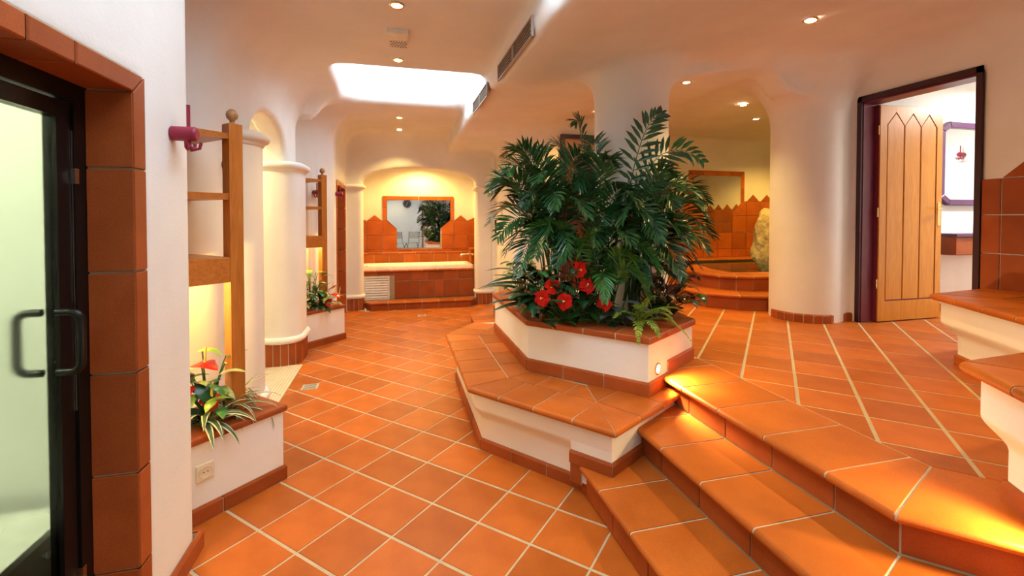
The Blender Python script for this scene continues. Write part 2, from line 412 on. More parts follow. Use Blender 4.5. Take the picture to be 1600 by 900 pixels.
def surface_nets(f):
    s = f < 0
    cs = sum(s[i:s.shape[0] - 1 + i, j:s.shape[1] - 1 + j, k:s.shape[2] - 1 + k].astype(np.uint8) for i in (0, 1) for j in (0, 1) for k in (0, 1))
    act = (cs > 0) & (cs < 8); idx = np.full(cs.shape, -1, np.int32); ii = np.argwhere(act); idx[act] = np.arange(len(ii), dtype=np.int32)
    c = {}
    for i in (0, 1):
        for j in (0, 1):
            for k in (0, 1): c[i, j, k] = f[ii[:, 0] + i, ii[:, 1] + j, ii[:, 2] + k]
    P = np.zeros((len(ii), 3), np.float64); n = np.zeros(len(ii))
    keys = list(c)
    for a in keys:
        for ax in range(3):
            if a[ax] == 0:
                b_ = list(a); b_[ax] = 1; b_ = tuple(b_); fa, fb = c[a], c[b_]
                m_ = (fa < 0) != (fb < 0); t = np.where(m_, fa / np.where(m_, fa - fb, 1), 0)
                p = np.tile(np.array(a, float), (len(ii), 1)); p[:, ax] += t; P += p * m_[:, None]; n += m_
    P = P / n[:, None] + ii
    V = P * H + np.array([gx[0], gy[0], gz[0]])
    quads = []
    for ax in range(3):
        o1, o2 = [(1, 2), (2, 0), (0, 1)][ax]
        sl0 = [slice(None)] * 3; sl1 = [slice(None)] * 3; sl0[ax] = slice(0, -1); sl1[ax] = slice(1, None)
        a, b_ = s[tuple(sl0)], s[tuple(sl1)]; e = np.argwhere(a != b_)
        e = e[(e[:, o1] > 0) & (e[:, o2] > 0) & (e[:, o1] < s.shape[o1] - 1) & (e[:, o2] < s.shape[o2] - 1)]
        q = []
        for d1, d2 in ((0, 0), (-1, 0), (-1, -1), (0, -1)):
            g = e.copy(); g[:, o1] += d1; g[:, o2] += d2; q.append(idx[g[:, 0], g[:, 1], g[:, 2]])
        q = np.stack(q, 1); fl = ~a[e[:, 0], e[:, 1], e[:, 2]]; q[fl] = q[fl][:, ::-1]
        q = q[:, ::-1]
        quads.append(q)
    Q = np.concatenate(quads); Q = Q[(Q >= 0).all(1)]
    g = []
    for ax in range(3):
        lo = np.maximum(ii - np.eye(3, dtype=int)[ax], 0); hi = ii + 1; hi2 = np.minimum(ii + np.eye(3, dtype=int)[ax] * 2, np.array(f.shape) - 1)
        # central difference of the field averaged over the cell
        acc = 0
        for i in (0, 1):
            for j in (0, 1):
                for k in (0, 1):
                    o = np.array((i, j, k)); pa = np.minimum(np.maximum(ii + o - np.eye(3, dtype=int)[ax], 0), np.array(f.shape) - 1); pb = np.minimum(ii + o + np.eye(3, dtype=int)[ax], np.array(f.shape) - 1)
                    acc = acc + f[pb[:, 0], pb[:, 1], pb[:, 2]] - f[pa[:, 0], pa[:, 1], pa[:, 2]]
        g.append(acc)
    N = -np.stack(g, 1).astype(np.float64); N /= np.maximum(np.linalg.norm(N, axis=1, keepdims=True), 1e-9)
    return V, Q, N
V_, Q_, N_ = surface_nets(air.astype(np.float32)); del air
C_ = V_[Q_].mean(1)
x_, y_, z_ = C_.T
lab = np.full(len(Q_), 'wall_left', dtype=object)
lab[(x_ > -.6)] = 'wall_back'
lab[(x_ > 1.6) & (y_ > 3.4)] = 'wall_back'
lab[(x_ > 3.2) & (y_ > 3.6)] = 'wall_pool'
lab[(x_ > 4.3) & (y_ < 3.75)] = 'wall_right'
lab[(y_ < -3.8)] = 'wall_front'
lab[(z_ > 2.56) & (y_ < 7.9) & (x_ > -1.6) & (x_ < 4.5)] = 'ceiling'
lab[(z_ > 2.62) & (x_ >= 4.2) & (y_ > 3.7)] = 'ceiling'
lab[(np.hypot(x_ - 2.0, y_ - 3.6) < .47) & (z_ <= 2.56)] = 'column_a'
lab[(np.hypot(x_ - 4.10, y_ - 3.80) < .42) & (z_ <= 2.56) & (x_ < 4.30)] = 'column_b'
SHELL = {'wall_left': ('white plastered wall on the left with niches and arched doorway', 'wall', 'structure'),
         'wall_back': ('white plastered wall around the bathtub arch', 'wall', 'structure'),
         'wall_pool': ('cream plastered wall around the whirlpool', 'wall', 'structure'),
         'wall_right': ('cream plastered wall around the open wooden door', 'wall', 'structure'),
         'wall_front': ('white plastered wall seen only in the mirror', 'wall', 'structure'),
         'ceiling': ('smooth cream plastered ceiling with rounded coves and skylight shafts', 'ceiling', 'structure'),
         'column_a': ('round white plaster column rising behind the palm planter', 'column', None),
         'column_b': ('thick round plaster column between whirlpool steps and open wooden door', 'column', None)}
for k_, (lb, ct, kd) in SHELL.items():
    q = Q_[lab == k_]
    if not len(q): continue
    u, inv = np.unique(q, return_inverse=True); q = inv.reshape(q.shape)
    name = k_ if kd else 'plaster_column'
    me = bpy.data.meshes.new(name); me.vertices.add(len(u)); me.vertices.foreach_set('co', V_[u].astype(np.float32).ravel())
    me.loops.add(q.size); me.loops.foreach_set('vertex_index', q.astype(np.int32).ravel())
    me.polygons.add(len(q)); me.polygons.foreach_set('loop_start', np.arange(0, q.size, 4, dtype=np.int32))
    me.update(calc_edges=True); me.polygons.foreach_set('use_smooth', np.ones(len(q), bool))
    me.normals_split_custom_set_from_vertices(N_[u].astype(np.float32).tolist())
    tag(link_mesh(name, me, 'plaster'), lb, ct, None, kd)
# ------------------------------------------------------------------ floors
T = .30
def floor_tiles(parent, ox, oy, ang, gi, gj, z, keep, clips=(), thick=.012):
    ca, sa = math.cos(R(ang)), math.sin(R(ang)); shared = None
    for i in range(-26, 34):
        for j in range(-34, 34):
            cx, cy = ox + (i + .5) * T * ca - (j + .5) * T * sa, oy + (i + .5) * T * sa + (j + .5) * T * ca
            if not keep(cx, cy): continue
            hi, hj = (T - gi) / 2, (T - gj) / 2
            P = [(cx + a * hi * ca - b_ * hj * sa, cy + a * hi * sa + b_ * hj * ca) for a, b_ in ((-1, -1), (1, -1), (1, 1), (-1, 1))]
            Q = P
            for (a, b_, c) in (clips(cx, cy) if clips else ()): Q = clip(Q, a, b_, c) if Q else Q
            if len(Q) < 3: continue
            if len(Q) == 4 and all(math.dist(p, q) < 1e-6 for p, q in zip(P, Q)):
                if shared is None:
                    V, F = prism_data([(-hi, -hj), (hi, -hj), (hi, hj), (-hi, hj)], FLOORF, -thick, 0, .0012)
                    shared = bpy.data.meshes.new('tile'); shared.from_pydata([tuple(v) for v in V], [], F); shared.update(); shared.materials.append(MATS['tile'])
                o = bpy.data.objects.new('tile', shared); COL.objects.link(o)
                o.location = (cx, cy, z + random.uniform(-.0006, .0006)); o.rotation_euler = (random.uniform(-.0015, .0015), random.uniform(-.0015, .0015), R(ang)); parent_to(o, parent)
            else: tile(parent, Q, z, thick, 0.0, 'tile', ch=.0012)
floor = box('floor', -3.25, 2.2, -4.25, 9.2, -.12, -.0025, 'grout'); tag(floor, 'terracotta tiled lower floor laid on the diagonal', 'floor', None, 'structure')
def keep_low(x, y):
    if y < .35 or y > 8.2 or x < -1.15: return False
    if x < -.95 and not 2.3 < y < 6.6: return False
    if y > 7.85 and x < 1.0: return False
    if x > .62 and 2.75 < y < 4.5: return False
    if x > 1.15 and y < 4.9: return False
    return x < 1.9
floor_tiles(floor, -.453, 3.506, -45, .011, .016, 0., keep_low)
UP = [(1.735, 2.95), (1.735, 1.195), (3.1, -.17), (7.2, -4.2), (8.2, -4.2), (8.2, 7.1), (1.60, 7.1), (1.60, 4.2)]
upper = prism('floor_upper', UP, 0., ZU - .0025, 'grout'); tag(upper, 'terracotta tiled upper floor at the top of the steps', 'floor', None, 'structure')
def keep_up(x, y):
    if x < 1.95 or y > 6.0 or x > 6.6: return False
    if x > 4.6: return 2.3 < y < 3.75
    if x + y < 3.35 or y < -.3: return False
    if x > 3.62 and y > 4.25: return False
    if (x < 2.1 and y < 4.1): return 2.0 < x and y < 2.9
    return True
def clips_up(x, y): return [(1, 0, 2.146), (1, 1, 3.506)] if y < 3.1 else [(1, 0, 1.9)]
floor_tiles(upper, 2.349, 3.066, -44.5, .018, .015, ZU, keep_up, clips_up)

# ------------------------------------------------------------------ front steps
ST = .1711
steps = thing('tiled_steps', 'three terracotta steps with rounded nosing climbing from lower floor', 'steps', (1.3, 1.7, 0))
NOSE = [(.98, 0.88), (1.33, 1.027), (1.675, 1.17)]; RISE = [1.015, 1.378, 1.735]
def step_line(c, t0, L=1.5):
    tc_ = 1.17 + .4142 * (c - 1.675); return [(c, t0), (c, tc_), (c + L, tc_ - L)]
backs = [1.378 - .002, 1.735 - .002, 2.142]
for k in range(3):
    c, z = NOSE[k][0], ST * (k + 1)
    t0 = 2.60 if k < 2 else 2.86
    pl = step_line(c, t0); tc_ = pl[1][1]
    cuts = [0] + [(t0 - t) / (t0 - tc_) for t in (2.385, 2.07, 1.755, 1.44) if t > tc_ + .1] + [1]
    if k == 2: cuts = [0] + [(t0 - t) / (t0 - tc_) for t in (2.70, 2.385, 2.07, 1.755, 1.44)] + [1]
    cap_strip(steps, pl, backs[k] - c, z, .036, .018, [cuts, 5], gap=.011, name='tread_tile')
    rl = step_line(RISE[k], t0)
    base = off_line(rl, 0.0)
    for e in range(2):
        a, b_ = rl[e], rl[e + 1]; L = math.dist(a, b_); n = max(1, round(L / .315))
        d = Vector((b_[0] - a[0], b_[1] - a[1], 0)).normalized()
        fr = (Vector((*a, 0)), d, Vector((0, 0, 1)), Vector((d.y, -d.x, 0)))
        off = .16 if e == 0 and k else .0
        xs = [0] + [off + .315 * q for q in range(0 if off else 1, 8) if off + .315 * q < L - .05] + [L]
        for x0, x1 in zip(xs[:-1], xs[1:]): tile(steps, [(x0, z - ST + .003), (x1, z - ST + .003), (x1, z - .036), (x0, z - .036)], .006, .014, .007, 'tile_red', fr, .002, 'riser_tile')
    if k < 2:
        P = [rl[0], rl[1], rl[2], (4.5, rl[2][1]), (4.5, 2.60)]
        prism('core', P, ST * k if k == 0 else ST * k - .04, z - .034, 'concrete', steps)
# rear steps between planter and far wall
rear = thing('tiled_steps', 'low terracotta step showing behind the planter bench toward the bathtub', 'steps', (1.4, 6., 0))
for k in range(3):
    pl = off_line([(1.85, 7.24), (1.0, 6.30), (.97, 4.4)], .30 * k)
    cap_strip(rear, pl, .34, ST * (k + 1) + .0008 * k, .036, .018, .3, name='tread_tile')
    rl = off_line(pl, .03); L = [(rl[0]), rl[1], rl[2], (1.9, 4.4), (1.9, 7.2)]
    prism('core', L, 0, ST * (k + 1) - .034, 'concrete', rear)
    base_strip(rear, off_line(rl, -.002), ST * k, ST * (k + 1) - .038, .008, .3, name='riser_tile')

# ------------------------------------------------------------------ bench round the planter
ZB = .436
bench = thing('planter_bench', 'low tiled bench with white plastered foot wrapping the palm planter', 'bench', (1., 3., 0))
BN = [(.795, 4.736), (.451, 4.305), (.446, 2.913), (1.091, 2.102), (1.764, 2.496)]
body = BN + [(1.95, 2.72), (1.95, 4.7)]
pr = [(0, .105), (.20, .105)] + [(.20 + .10 * f, .105 - .055 * (f * f * (3 - 2 * f))) for f in (.2, .4, .6, .8, 1)] + [(ZB - .038, .050)]
loft('plaster_body', ccw(body), pr, 'plaster', bench, smooth=38)
inner = cap_strip(bench, BN, .30, ZB, .04, .02, [2, 5, 4, 3], gap=.009, name='seat_tile')
prism('mortar_bed', ccw(off_poly(ccw(body), .03)), ZB - .04, ZB - .006, 'grout_light', bench)
cap_strip(bench, inner, .20, ZB - .0005, .03, 0, [1, 4, 3, 2], gap=.009, name='seat_tile')
lw = off_line(BN, .105); base_strip(bench, [lw[0], lw[1], lw[2], lerp(lw[2], lw[3], .86)], 0, .075, .016, .3, name='skirting_tile')
uw = off_line(BN, .052)
prism('corner_fill', ccw([lerp(uw[2], uw[3], .745), uw[3], uw[4], (1.9, 2.75), (1.3, 2.75)]), ST - .10, .302, 'plaster', bench)
base_strip(bench, [lerp(uw[2], uw[3], .745), lerp(uw[2], uw[3], .82)], .06, ST + .002, .010, .3, name='skirting_tile')
base_strip(bench, [lerp(uw[2], uw[3], .74), uw[3], uw[4]], ST, ST + .068, .016, .3, name='skirting_tile')

# ------------------------------------------------------------------ raised planter with step light
planter = thing('raised_planter', 'white plastered raised planter with terracotta rim holding the palms', 'planter', (1.5, 3.3, ZB))
PL = [(1.25, 4.62), (.930, 4.283), (.925, 3.136), (1.505, 2.477), (2.089, 2.853), (2.16, 3.45)]
loft('plaster_body', ccw(PL + [(1.9, 4.5)]), [(ZB - .02, 0), (.765, 0)], 'plaster', planter, smooth=30)
PC = off_line(PL, -.022); ZC = .808
inn = cap_strip(planter, PC, .215, ZC, .045, .012, [2, 4, 4, 3, 2], mat='tile_red', gap=.009, name='rim_tile')
prism('soil', ccw(off_poly(ccw(PL + [(1.9, 4.5)]), .12)), .70, .775, 'soil', planter)
base_strip(planter, [PL[1], PL[2], PL[3], lerp(PL[3], PL[4], .385)], ZB, ZB + .088, .014, .3, name='skirting_tile')
base_strip(planter, [lerp(PL[3], PL[4], .385), PL[4], PL[5]], ZU, ZU + .088, .014, .4, name='skirting_tile')
def step_lamp(name, label, p, n, power, aim):
    p = Vector(p); n = Vector(n).normalized()
    t = thing(name, label, 'lamp', p)
    m = MB(); m.lathe([(.030, 0), (.040, 0), (.040, .006), (.034, .010), (.028, .008)], p, n, 24, False); m.build('ring', 'brass', t, 40)
    m = MB(); m.lathe([(.029, .002), (.029, .005)], p, n, 24); m.build('lens', 'bulb_step', t)
    ld = bpy.data.lights.new('lamp_light', 'SPOT'); ld.energy = power; ld.color = (1, .70, .30); ld.spot_size = R(135); ld.spot_blend = .7; ld.shadow_soft_size = .03
    lo = bpy.data.objects.new('lamp_light', ld); COL.objects.link(lo); lo.location = p + n * .03
    lo.rotation_euler = Vector(aim).to_track_quat('-Z', 'Y').to_euler(); parent_to(lo, t)
step_lamp('step_light', 'small round brass step light glowing in the side of the palm planter', (1.612, 2.546, .580), (.541, -.841, 0), 50, (.80, -.60, -.20))

# ------------------------------------------------------------------ corner planters and ladder shelves on the left
u45 = Vector((.7071, .7071)); v45 = Vector((-.7071, .7071))
def corner_planter(label, c, L):
    c = Vector(c); t = thing('corner_planter', label, 'planter', (c.x - .2, c.y, 0))
    back = c + v45 * .50
    P = [tuple(c - u45 * L), tuple(c), tuple(back), tuple(back - u45 * L)]
    loft('plaster_body', P, [(0, 0), (.402, 0)], 'plaster', t, smooth=30)
    cp = off_line([P[0], P[1], P[2]], -.02)
    cap_strip(t, cp, .17, .44, .04, .016, [2, 2], mat='tile_red', gap=.009, name='rim_tile')
    prism('soil', off_poly(P, .06), .36, .425, 'soil', t)
    base_strip(t, [P[0], P[1], P[2]], 0, .082, .016, .42, name='skirting_tile')
    return t
corner_planter('white corner planter with power socket below the nearer ladder shelf', (-.652, 2.900), .70)
corner_planter('white corner planter below the farther ladder shelf', (-.640, 6.085), .66)
SHZ = [(1.985, 2.018), (1.645, 1.680)]
def ladder_shelf(label, c, L=.60, foot=.44, facing=None):
    c = Vector(c); t = thing('ladder_shelf', label, 'shelf', (c.x, c.y, foot))
    u, v = (u45, v45) if facing is None else facing
    h = .037
    P = [tuple(c - u * h - v * h), tuple(c + u * h - v * h), tuple(c + u * h + v * h), tuple(c - u * h + v * h)]
    prism('post', P, foot, 2.075, 'wood', t, .004)
    m = MB(); m.lathe([(.0, .086), (.014, .084), (.028, .070), (.032, .052), (.028, .034), (.014, .020), (.012, .010), (.022, .004), (.022, 0)][::-1], (c.x, c.y, 2.075), n=20); m.build('finial', 'wood_knob', t, 60)
    def board(name, z0, z1, d0, d1, mt='wood_shelf'):
        a = c - u * (h - .001); f = [a + v * d0, a - u * L + v * d0, a - u * L + v * d1, a + v * d1]
        prism(name, [tuple(p) for p in f], z0, z1, mt, t, .002)
    for z0, z1 in SHZ: board('shelf', z0, z1, -.028, .40)
    board('shelf', 1.296, 1.322, -.026, .40); board('apron', 1.180, 1.318, -.034, -.027 + .02)
    return t
ladder_shelf('oiled wooden ladder shelf with ball finial beside the glass door wall', (-.902, 2.905))
ladder_shelf('oiled wooden ladder shelf with ball finial near the bathtub arch', (-.885, 6.045))
def niche_lamp(label, p, power):
    t = thing('shelf_lamp', label, 'lamp', p)
    m = MB(); m.lathe([(.0, -.028), (.035, -.028), (.04, -.02), (.04, 0)], p, n=20); m.build('housing', 'white_plastic', t, 40)
    m = MB(); m.lathe([(.03, -.034), (.03, -.029)], p, n=20); m.build('bulb', 'bulb_warm', t)
    ld = bpy.data.lights.new('lamp_light', 'POINT'); ld.energy = power; ld.color = (1, .70, .20); ld.shadow_soft_size = .04
    lo = bpy.data.objects.new('lamp_light', ld); COL.objects.link(lo); lo.location = (p[0], p[1], p[2] - .07); parent_to(lo, t)
niche_lamp('small round lamp under the nearer ladder shelf', (-1.28, 2.78, 1.296), 18)
niche_lamp('small round lamp under the farther ladder shelf', (-1.22, 5.98, 1.296), 10)
# socket on the planter face
n45 = Vector((.7071, -.7071, 0)); so = Vector((-.952, 2.600, .25)); frS = (so, Vector((.7071, .7071, 0)), Vector((0, 0, 1)), n45)
t = thing('power_socket', 'cream square power socket on the nearer corner planter', 'socket', so)
prism('plate', [(-.042, -.042), (.042, -.042), (.042, .042), (-.042, .042)], -.01, .012, 'cream_plastic', t, .003, frS)
m = MB(); m.lathe([(.032, .011), (.032, .016), (.026, .016), (.026, .012), (0, .0121)], so, n45, 24, False); m.build('rim', 'cream_plastic', t, 40)
m = MB()
for dx in (-.0095, .0095): m.lathe([(.003, .012), (.003, .0128), (0, .0128)], so + Vector((.7071, .7071, 0)) * dx, n45, 8)
m.build('contact_holes', 'dark_gap', t)
# ------------------------------------------------------------------ coat hooks
def coat_hook(label, p, n, along, s=1.):
    """wooden roller with a pin and three bent pegs; n points off the wall"""
    p = Vector(p); n = Vector(n).normalized(); up = Vector((0, 0, 1)); sd = up.cross(n)
    t = thing('coat_hook', label, 'hook', p)
    m = MB(); m.lathe([(.0, 0), (.030 * s, 0), (.030 * s, .085 * s), (.024 * s, .092 * s), (0, .092 * s)], p, n, 20); m.build('body', 'hook_red', t, 40)
    m = MB(); m.tube([p + n * .06 * s, p + n * .06 * s + up * .12 * s], .007 * s, 10); m.build('pin', 'hook_red', t, 60)
    for k in (-1, 0, 1):
        d = (n * (.7 if k == 0 else .15) + sd * k).normalized(); q = p + n * .06 * s
        m = MB(); m.tube([q - up * .02 * s, q - up * .05 * s + d * .005, q - up * .066 * s + d * .02 * s, q - up * .06 * s + d * .04 * s, q - up * .035 * s + d * .046 * s], .0065 * s, 8); m.build('peg', 'hook_red', t, 60)
    return t
coat_hook('dark red coat hook on the edge of the glass door wall', (-.898, 2.175, 1.893), (1, 0, 0), None)
coat_hook('dark red coat hook on the niche wall behind the nearer ladder shelf', (-1.098, 3.36, 1.89), (1, 0, 0), None)
coat_hook('dark red coat hook on the niche wall behind the farther ladder shelf', (-1.02, 6.28, 1.87), (.7071, -.7071, 0), None)
coat_hook('dark red coat hook beside the tiled doorway near the bathtub', (-.798, 6.60, 1.87), (1, 0, 0), None)

# ------------------------------------------------------------------ glass steam door with tiled surround
s1 = -.898
tr = thing('trim_1', 'terracotta tile surround of the glass steam room door', 'door surround', (s1, 1.9, 0), None, 'structure')
zj = [-.02, .292, .637, .996, 1.352, 1.715, 1.985]
for z0, z1 in zip(zj[:-1], zj[1:]):
    zc_ = 2.050 if z1 > 1.98 else z1 - .004
    prism('face_tile', [(1.872, z0 + .004), (1.946, z0 + .004), (1.946, zc_), (1.872, z1 - .004)], -.005, .010, 'tile_red', tr, .0015, wallframe((s1, 0, 0), (0, 1, 0), (1, 0, 0)))
    prism('jamb_tile', [(-1.03, z0 + .004), (s1 + .006, z0 + .004), (s1 + .006, z1 - .004), (-1.03, z1 - .004)], -.01, .0715, 'tile_red', tr, .0015, wallframe((0, 1.942, 0), (1, 0, 0), (0, -1, 0)))
box('jamb_mortar', -1.03, s1 + .001, 1.88, 1.96, -.02, 2.05, 'grout', tr)
yj = [.45, .73, .90, 1.08, 1.24, 1.40, 1.578, 1.872]
for y0, y1 in zip(yj[:-1], yj[1:]):
    e = .068 if y1 > 1.8 else 0
    prism('face_tile', [(y0 + .003, 1.985), (y1 - .003, 1.985), (y1 - .003 + e, 2.052), (y0 + .003, 2.052)], -.005, .011, 'tile_red', tr, .004, wallframe((s1, 0, 0), (0, 1, 0), (1, 0, 0)))
    prism('soffit_tile', [(-1.03, y0 + .003), (s1 + .006, y0 + .003), (s1 + .006, y1 - .003), (-1.03, y1 - .003)], 0, .06, 'tile_red', tr, .003, (Vector((0, 0, 2.045)), Vector((1, 0, 0)), Vector((0, 1, 0)), Vector((0, 0, -1))))
box('head_mortar', -1.03, s1, .45, 1.88, 1.995, 2.06, 'grout', tr)
gd = thing('door_1', 'frosted glass steam room door in a black metal frame', 'door', (-1.04, 1.3, 0), None, 'structure')
box('frame_post', -1.085, -1.03, 1.815, 1.885, -.02, 1.99, 'black_metal', gd); box('frame_head', -1.085, -1.03, .45, 1.815, 1.925, 1.99, 'black_metal', gd)
box('stile', -1.075, -1.037, 1.745, 1.808, 0, 1.918, 'black_metal', gd)
box('top_rail', -1.075, -1.037, .45, 1.745, 1.865, 1.918, 'black_metal', gd)
box('seal', -1.036, -1.033, 1.809, 1.813, .9, 1.83, 'chrome', gd)
box('glass_pane', -1.060, -1.050, .45, 1.746, 0.0, 1.866, 'steamed_glass', gd)
for z in (1.655, .32): box('hinge_clip', -1.036, -1.022, 1.802, 1.822, z, z + .05, 'chrome', gd)
for sgn, base_ in ((1, -1.037), (-1, -1.075)):
    m = MB(); pts = []
    y0 = 1.728; hx = base_; o = .065 * sgn
    zt, zb_ = 1.245, 1.055
    pts = [(hx, y0, zt)]
    for a in range(0, 7): th = R(15 * a); pts.append((hx + o - .03 * sgn * (1 - math.sin(th)), y0, zt - .03 * (1 - math.cos(th))))
    for a in range(0, 7): th = R(15 * a); pts.append((hx + o - .03 * sgn * (1 - math.cos(th)), y0, zb_ + .03 * (1 - math.sin(th))))
    pts.append((hx, y0, zb_)); m.tube(pts, .012, 12); m.build('pull_handle', 'black_metal', gd, 60)
# inside the steam room: white bench on a grey box, ceiling lamp
sb = thing('steam_bench', 'white topped bench behind the frosted glass door', 'bench', (-1.45, 1.7, 0))
box('top', -1.95, -1.18, .9, 2.05, .43, .455, 'white_enamel', sb); box('front', -1.90, -1.20, .92, 2.05, -.02, .428, 'vent_metal', sb)
for y in (1.72, 1.92):
    m = MB(); m.lathe([(.0, .012), (.012, .010), (.014, 0)][::-1], (-1.20, y, .36), (1, 0, 0), 14); m.build('knob', 'chrome', sb, 60)
sl = thing('ceiling_lamp', 'opal ceiling lamp inside the steam room', 'lamp', (-1.9, 1.2, 2.3))
m = MB(); m.lathe([(0, -.06), (.10, -.05), (.13, -.02), (.13, 0)], (-1.9, 1.2, 2.33), n=24); m.build('shade', 'tube_white', sl, 50)
ld = bpy.data.lights.new('lamp_light', 'POINT'); ld.energy = 26; ld.color = (.93, 1, .72); ld.shadow_soft_size = .12
lo = bpy.data.objects.new('lamp_light', ld); COL.objects.link(lo); lo.location = (-1.9, 1.2, 2.15); parent_to(lo, sl)
bs = thing('baseboard_left', 'dark terracotta skirting on the glass door wall', 'baseboard', (-.9, 2.2, 0), None, 'structure')
base_strip(bs, [(-.897, 1.95), (-.897, 2.372), (-1.05, 2.376)], 0, .085, .018, .43, name='skirting_tile')
# tiled doorway by the bathtub
t3 = thing('trim_2', 'dark terracotta lined doorway beside the bathtub arch', 'door surround', (-.8, 7.2, 0), None, 'structure')
zz = [0, .34, .68, 1.02, 1.36, 1.70, 2.0]
for z0, z1 in zip(zz[:-1], zz[1:]):
    tile(t3, [(-1.12, z0), (-.792, z0), (-.792, z1), (-1.12, z1)], 0., .03, .008, 'tile_red', (Vector((0, 7.745, 0)), Vector((1, 0, 0)), Vector((0, 0, 1)), Vector((0, -1, 0))), .003, 'jamb_tile')
    for y0, y1 in ((6.66, 6.735), (7.745, 7.82)): tile(t3, [(y0, z0), (y1, z0), (y1, z1), (y0, z1)], .01, .02, .008, 'tile_red', wallframe((-.80, 0, 0), (0, 1, 0), (1, 0, 0)), .003, 'face_tile')
for k in range(4):
    y0 = 6.66 + .29 * k
    tile(t3, [(y0, 2.0), (y0 + .29, 2.0), (y0 + .29, 2.065), (y0, 2.065)], .01, .02, .006, 'tile_wall', wallframe((-.80, 0, 0), (0, 1, 0), (1, 0, 0)), .003, 'face_tile')
    tile(t3, [(-1.1, y0), (-.795, y0), (-.795, y0 + .29), (-1.1, y0 + .29)], 0., .03, .006, 'tile_red', (Vector((0, 0, 2.002)), Vector((1, 0, 0)), Vector((0, 1, 0)), Vector((0, 0, -1))), .003, 'soffit_tile')

# ------------------------------------------------------------------ pilasters with cushion mouldings and upright tile plinths
def rrect(x0, x1, y0, y1, r, n=6):
    P = []
    for cx, cy, a0 in ((x1 - r, y0 + r, -90), (x1 - r, y1 - r, 0), (x0 + r, y1 - r, 90), (x0 + r, y0 + r, 180)):
        P += [(cx + r * math.cos(R(a0 + 90 * i / n)), cy + r * math.sin(R(a0 + 90 * i / n))) for i in range(n + 1)]
    return P
def pilaster(label, x0, x1, y0, y1, r, zt, plinth, face):
    t = thing('pilaster', label, 'pilaster', ((x0 + x1) / 2, (y0 + y1) / 2, 0))
    P = rrect(x0, x1, y0, y1, r, 8)
    zb = plinth
    loft('shaft', P, [(zb, 0), (zt, 0)], 'plaster', t, smooth=60)
    tor = [(zb + .035 - .035 * math.cos(R(a)), -.002 - .036 * math.sin(R(a))) for a in range(0, 181, 20)]
    loft('base_moulding', P, tor, 'plaster', t, smooth=80)
    cap = [(zt - .10, -.001), (zt - .085, -.012), (zt - .07, -.016)] + [(zt - .035 - .035 * math.cos(R(a)), -.016 - .036 * math.sin(R(a))) for a in range(0, 181, 20)] + [(zt + .006, 0)]
    loft('capital', P, cap, 'plaster', t, smooth=80)
    path = face(P)
    if math.dist(path[0], path[-1]) > 0:
        # resample to short upright tiles
        seg = [0]
        for a, b_ in zip(path[:-1], path[1:]): seg.append(seg[-1] + math.dist(a, b_))
        n = max(2, round(seg[-1] / .072)); pts = []
        for i in range(n + 1):
            d = seg[-1] * i / n; k = max(j for j in range(len(seg)) if seg[j] <= d + 1e-9); k = min(k, len(path) - 2)
            pts.append(lerp(path[k], path[k + 1], (d - seg[k]) / max(seg[k + 1] - seg[k], 1e-9)))
        base_strip(t, pts, 0, plinth, .012, .2, name='plinth_tile', gap=.008)
        prism('plinth_core', P, 0, plinth, 'grout', t)
    return t
pilaster('nearer white half round pilaster of the left archway', -1.38, -.945, 3.44, 3.83, .17, 2.15, .20, lambda P: P[:18])
pilaster('farther white half round pilaster of the left archway', -1.38, -.985, 5.10, 5.68, .17, 2.12, .23, lambda P: [(P[0][0] - .22, P[0][1])] + P[:18])
pilaster('white pilaster left of the bathtub arch', -.86, -.545, 7.905, 8.16, .07, 2.095, .19, lambda P: P[27:36] + P[:10])
pilaster('white pilaster right of the bathtub arch', 1.385, 1.70, 7.925, 8.16, .07, 2.095, .19, lambda P: P[27:36] + P[:10])
# slatted threshold in the archway
ms = thing('mosaic_threshold', 'cream mosaic strip threshold in the left archway', 'threshold', (-1.1, 4.5, 0))
box('bed', -1.55, -.952, 3.80, 5.11, -.002, .003, 'grout', ms)
for k in range(22): x = -.957 - .027 * k; box('slat', x - .022, x, 3.80, 5.11, .001, .007, 'mosaic', ms)
def drain(label, x, y, s):
    t = thing('floor_drain', label, 'drain', (x, y, 0)); box('frame', x - s, x + s, y - s, y + s, -.002, .004, 'drain_metal', t)
    m = MB()
    for k in range(5): q = -s * .75 + s * 1.5 * k / 4; m.box(x - s * .75, x + s * .75, y + q - s * .045, y + q + s * .045, .003, .0048)
    m.build('slots', 'dark_gap', t)
drain('square metal floor drain beside the left archway', -.765, 4.42, .07)
drain('square metal floor drain in front of the bathtub step', .39, 7.24, .06)


tp_ = thing('shower_tap', 'small chrome shower tap on the wall behind the nearer ladder post', 'tap', (-1.09, 3.38, .77))
m = MB(); m.lathe([(0, .03), (.02, .03), (.022, .006), (.036, .004), (.038, 0)][::-1], (-1.098, 3.38, .775), (1, 0, 0), 20); m.build('body', 'chrome', tp_, 50)
m = MB(); m.tube([(-1.07, 3.38, .775), (-1.05, 3.40, .777), (-1.045, 3.47, .78)], .008, 8); m.build('lever', 'chrome', tp_, 60)
m = MB(); m.lathe([(.016, 0), (.016, .03), (.012, .036), (0, .037)], (-.50, 7.84, 0), n=16); tag(m.build('door_stop', 'white_plastic', None, 50), 'tiny white knob on the floor beside the bathtub step', 'door stop')
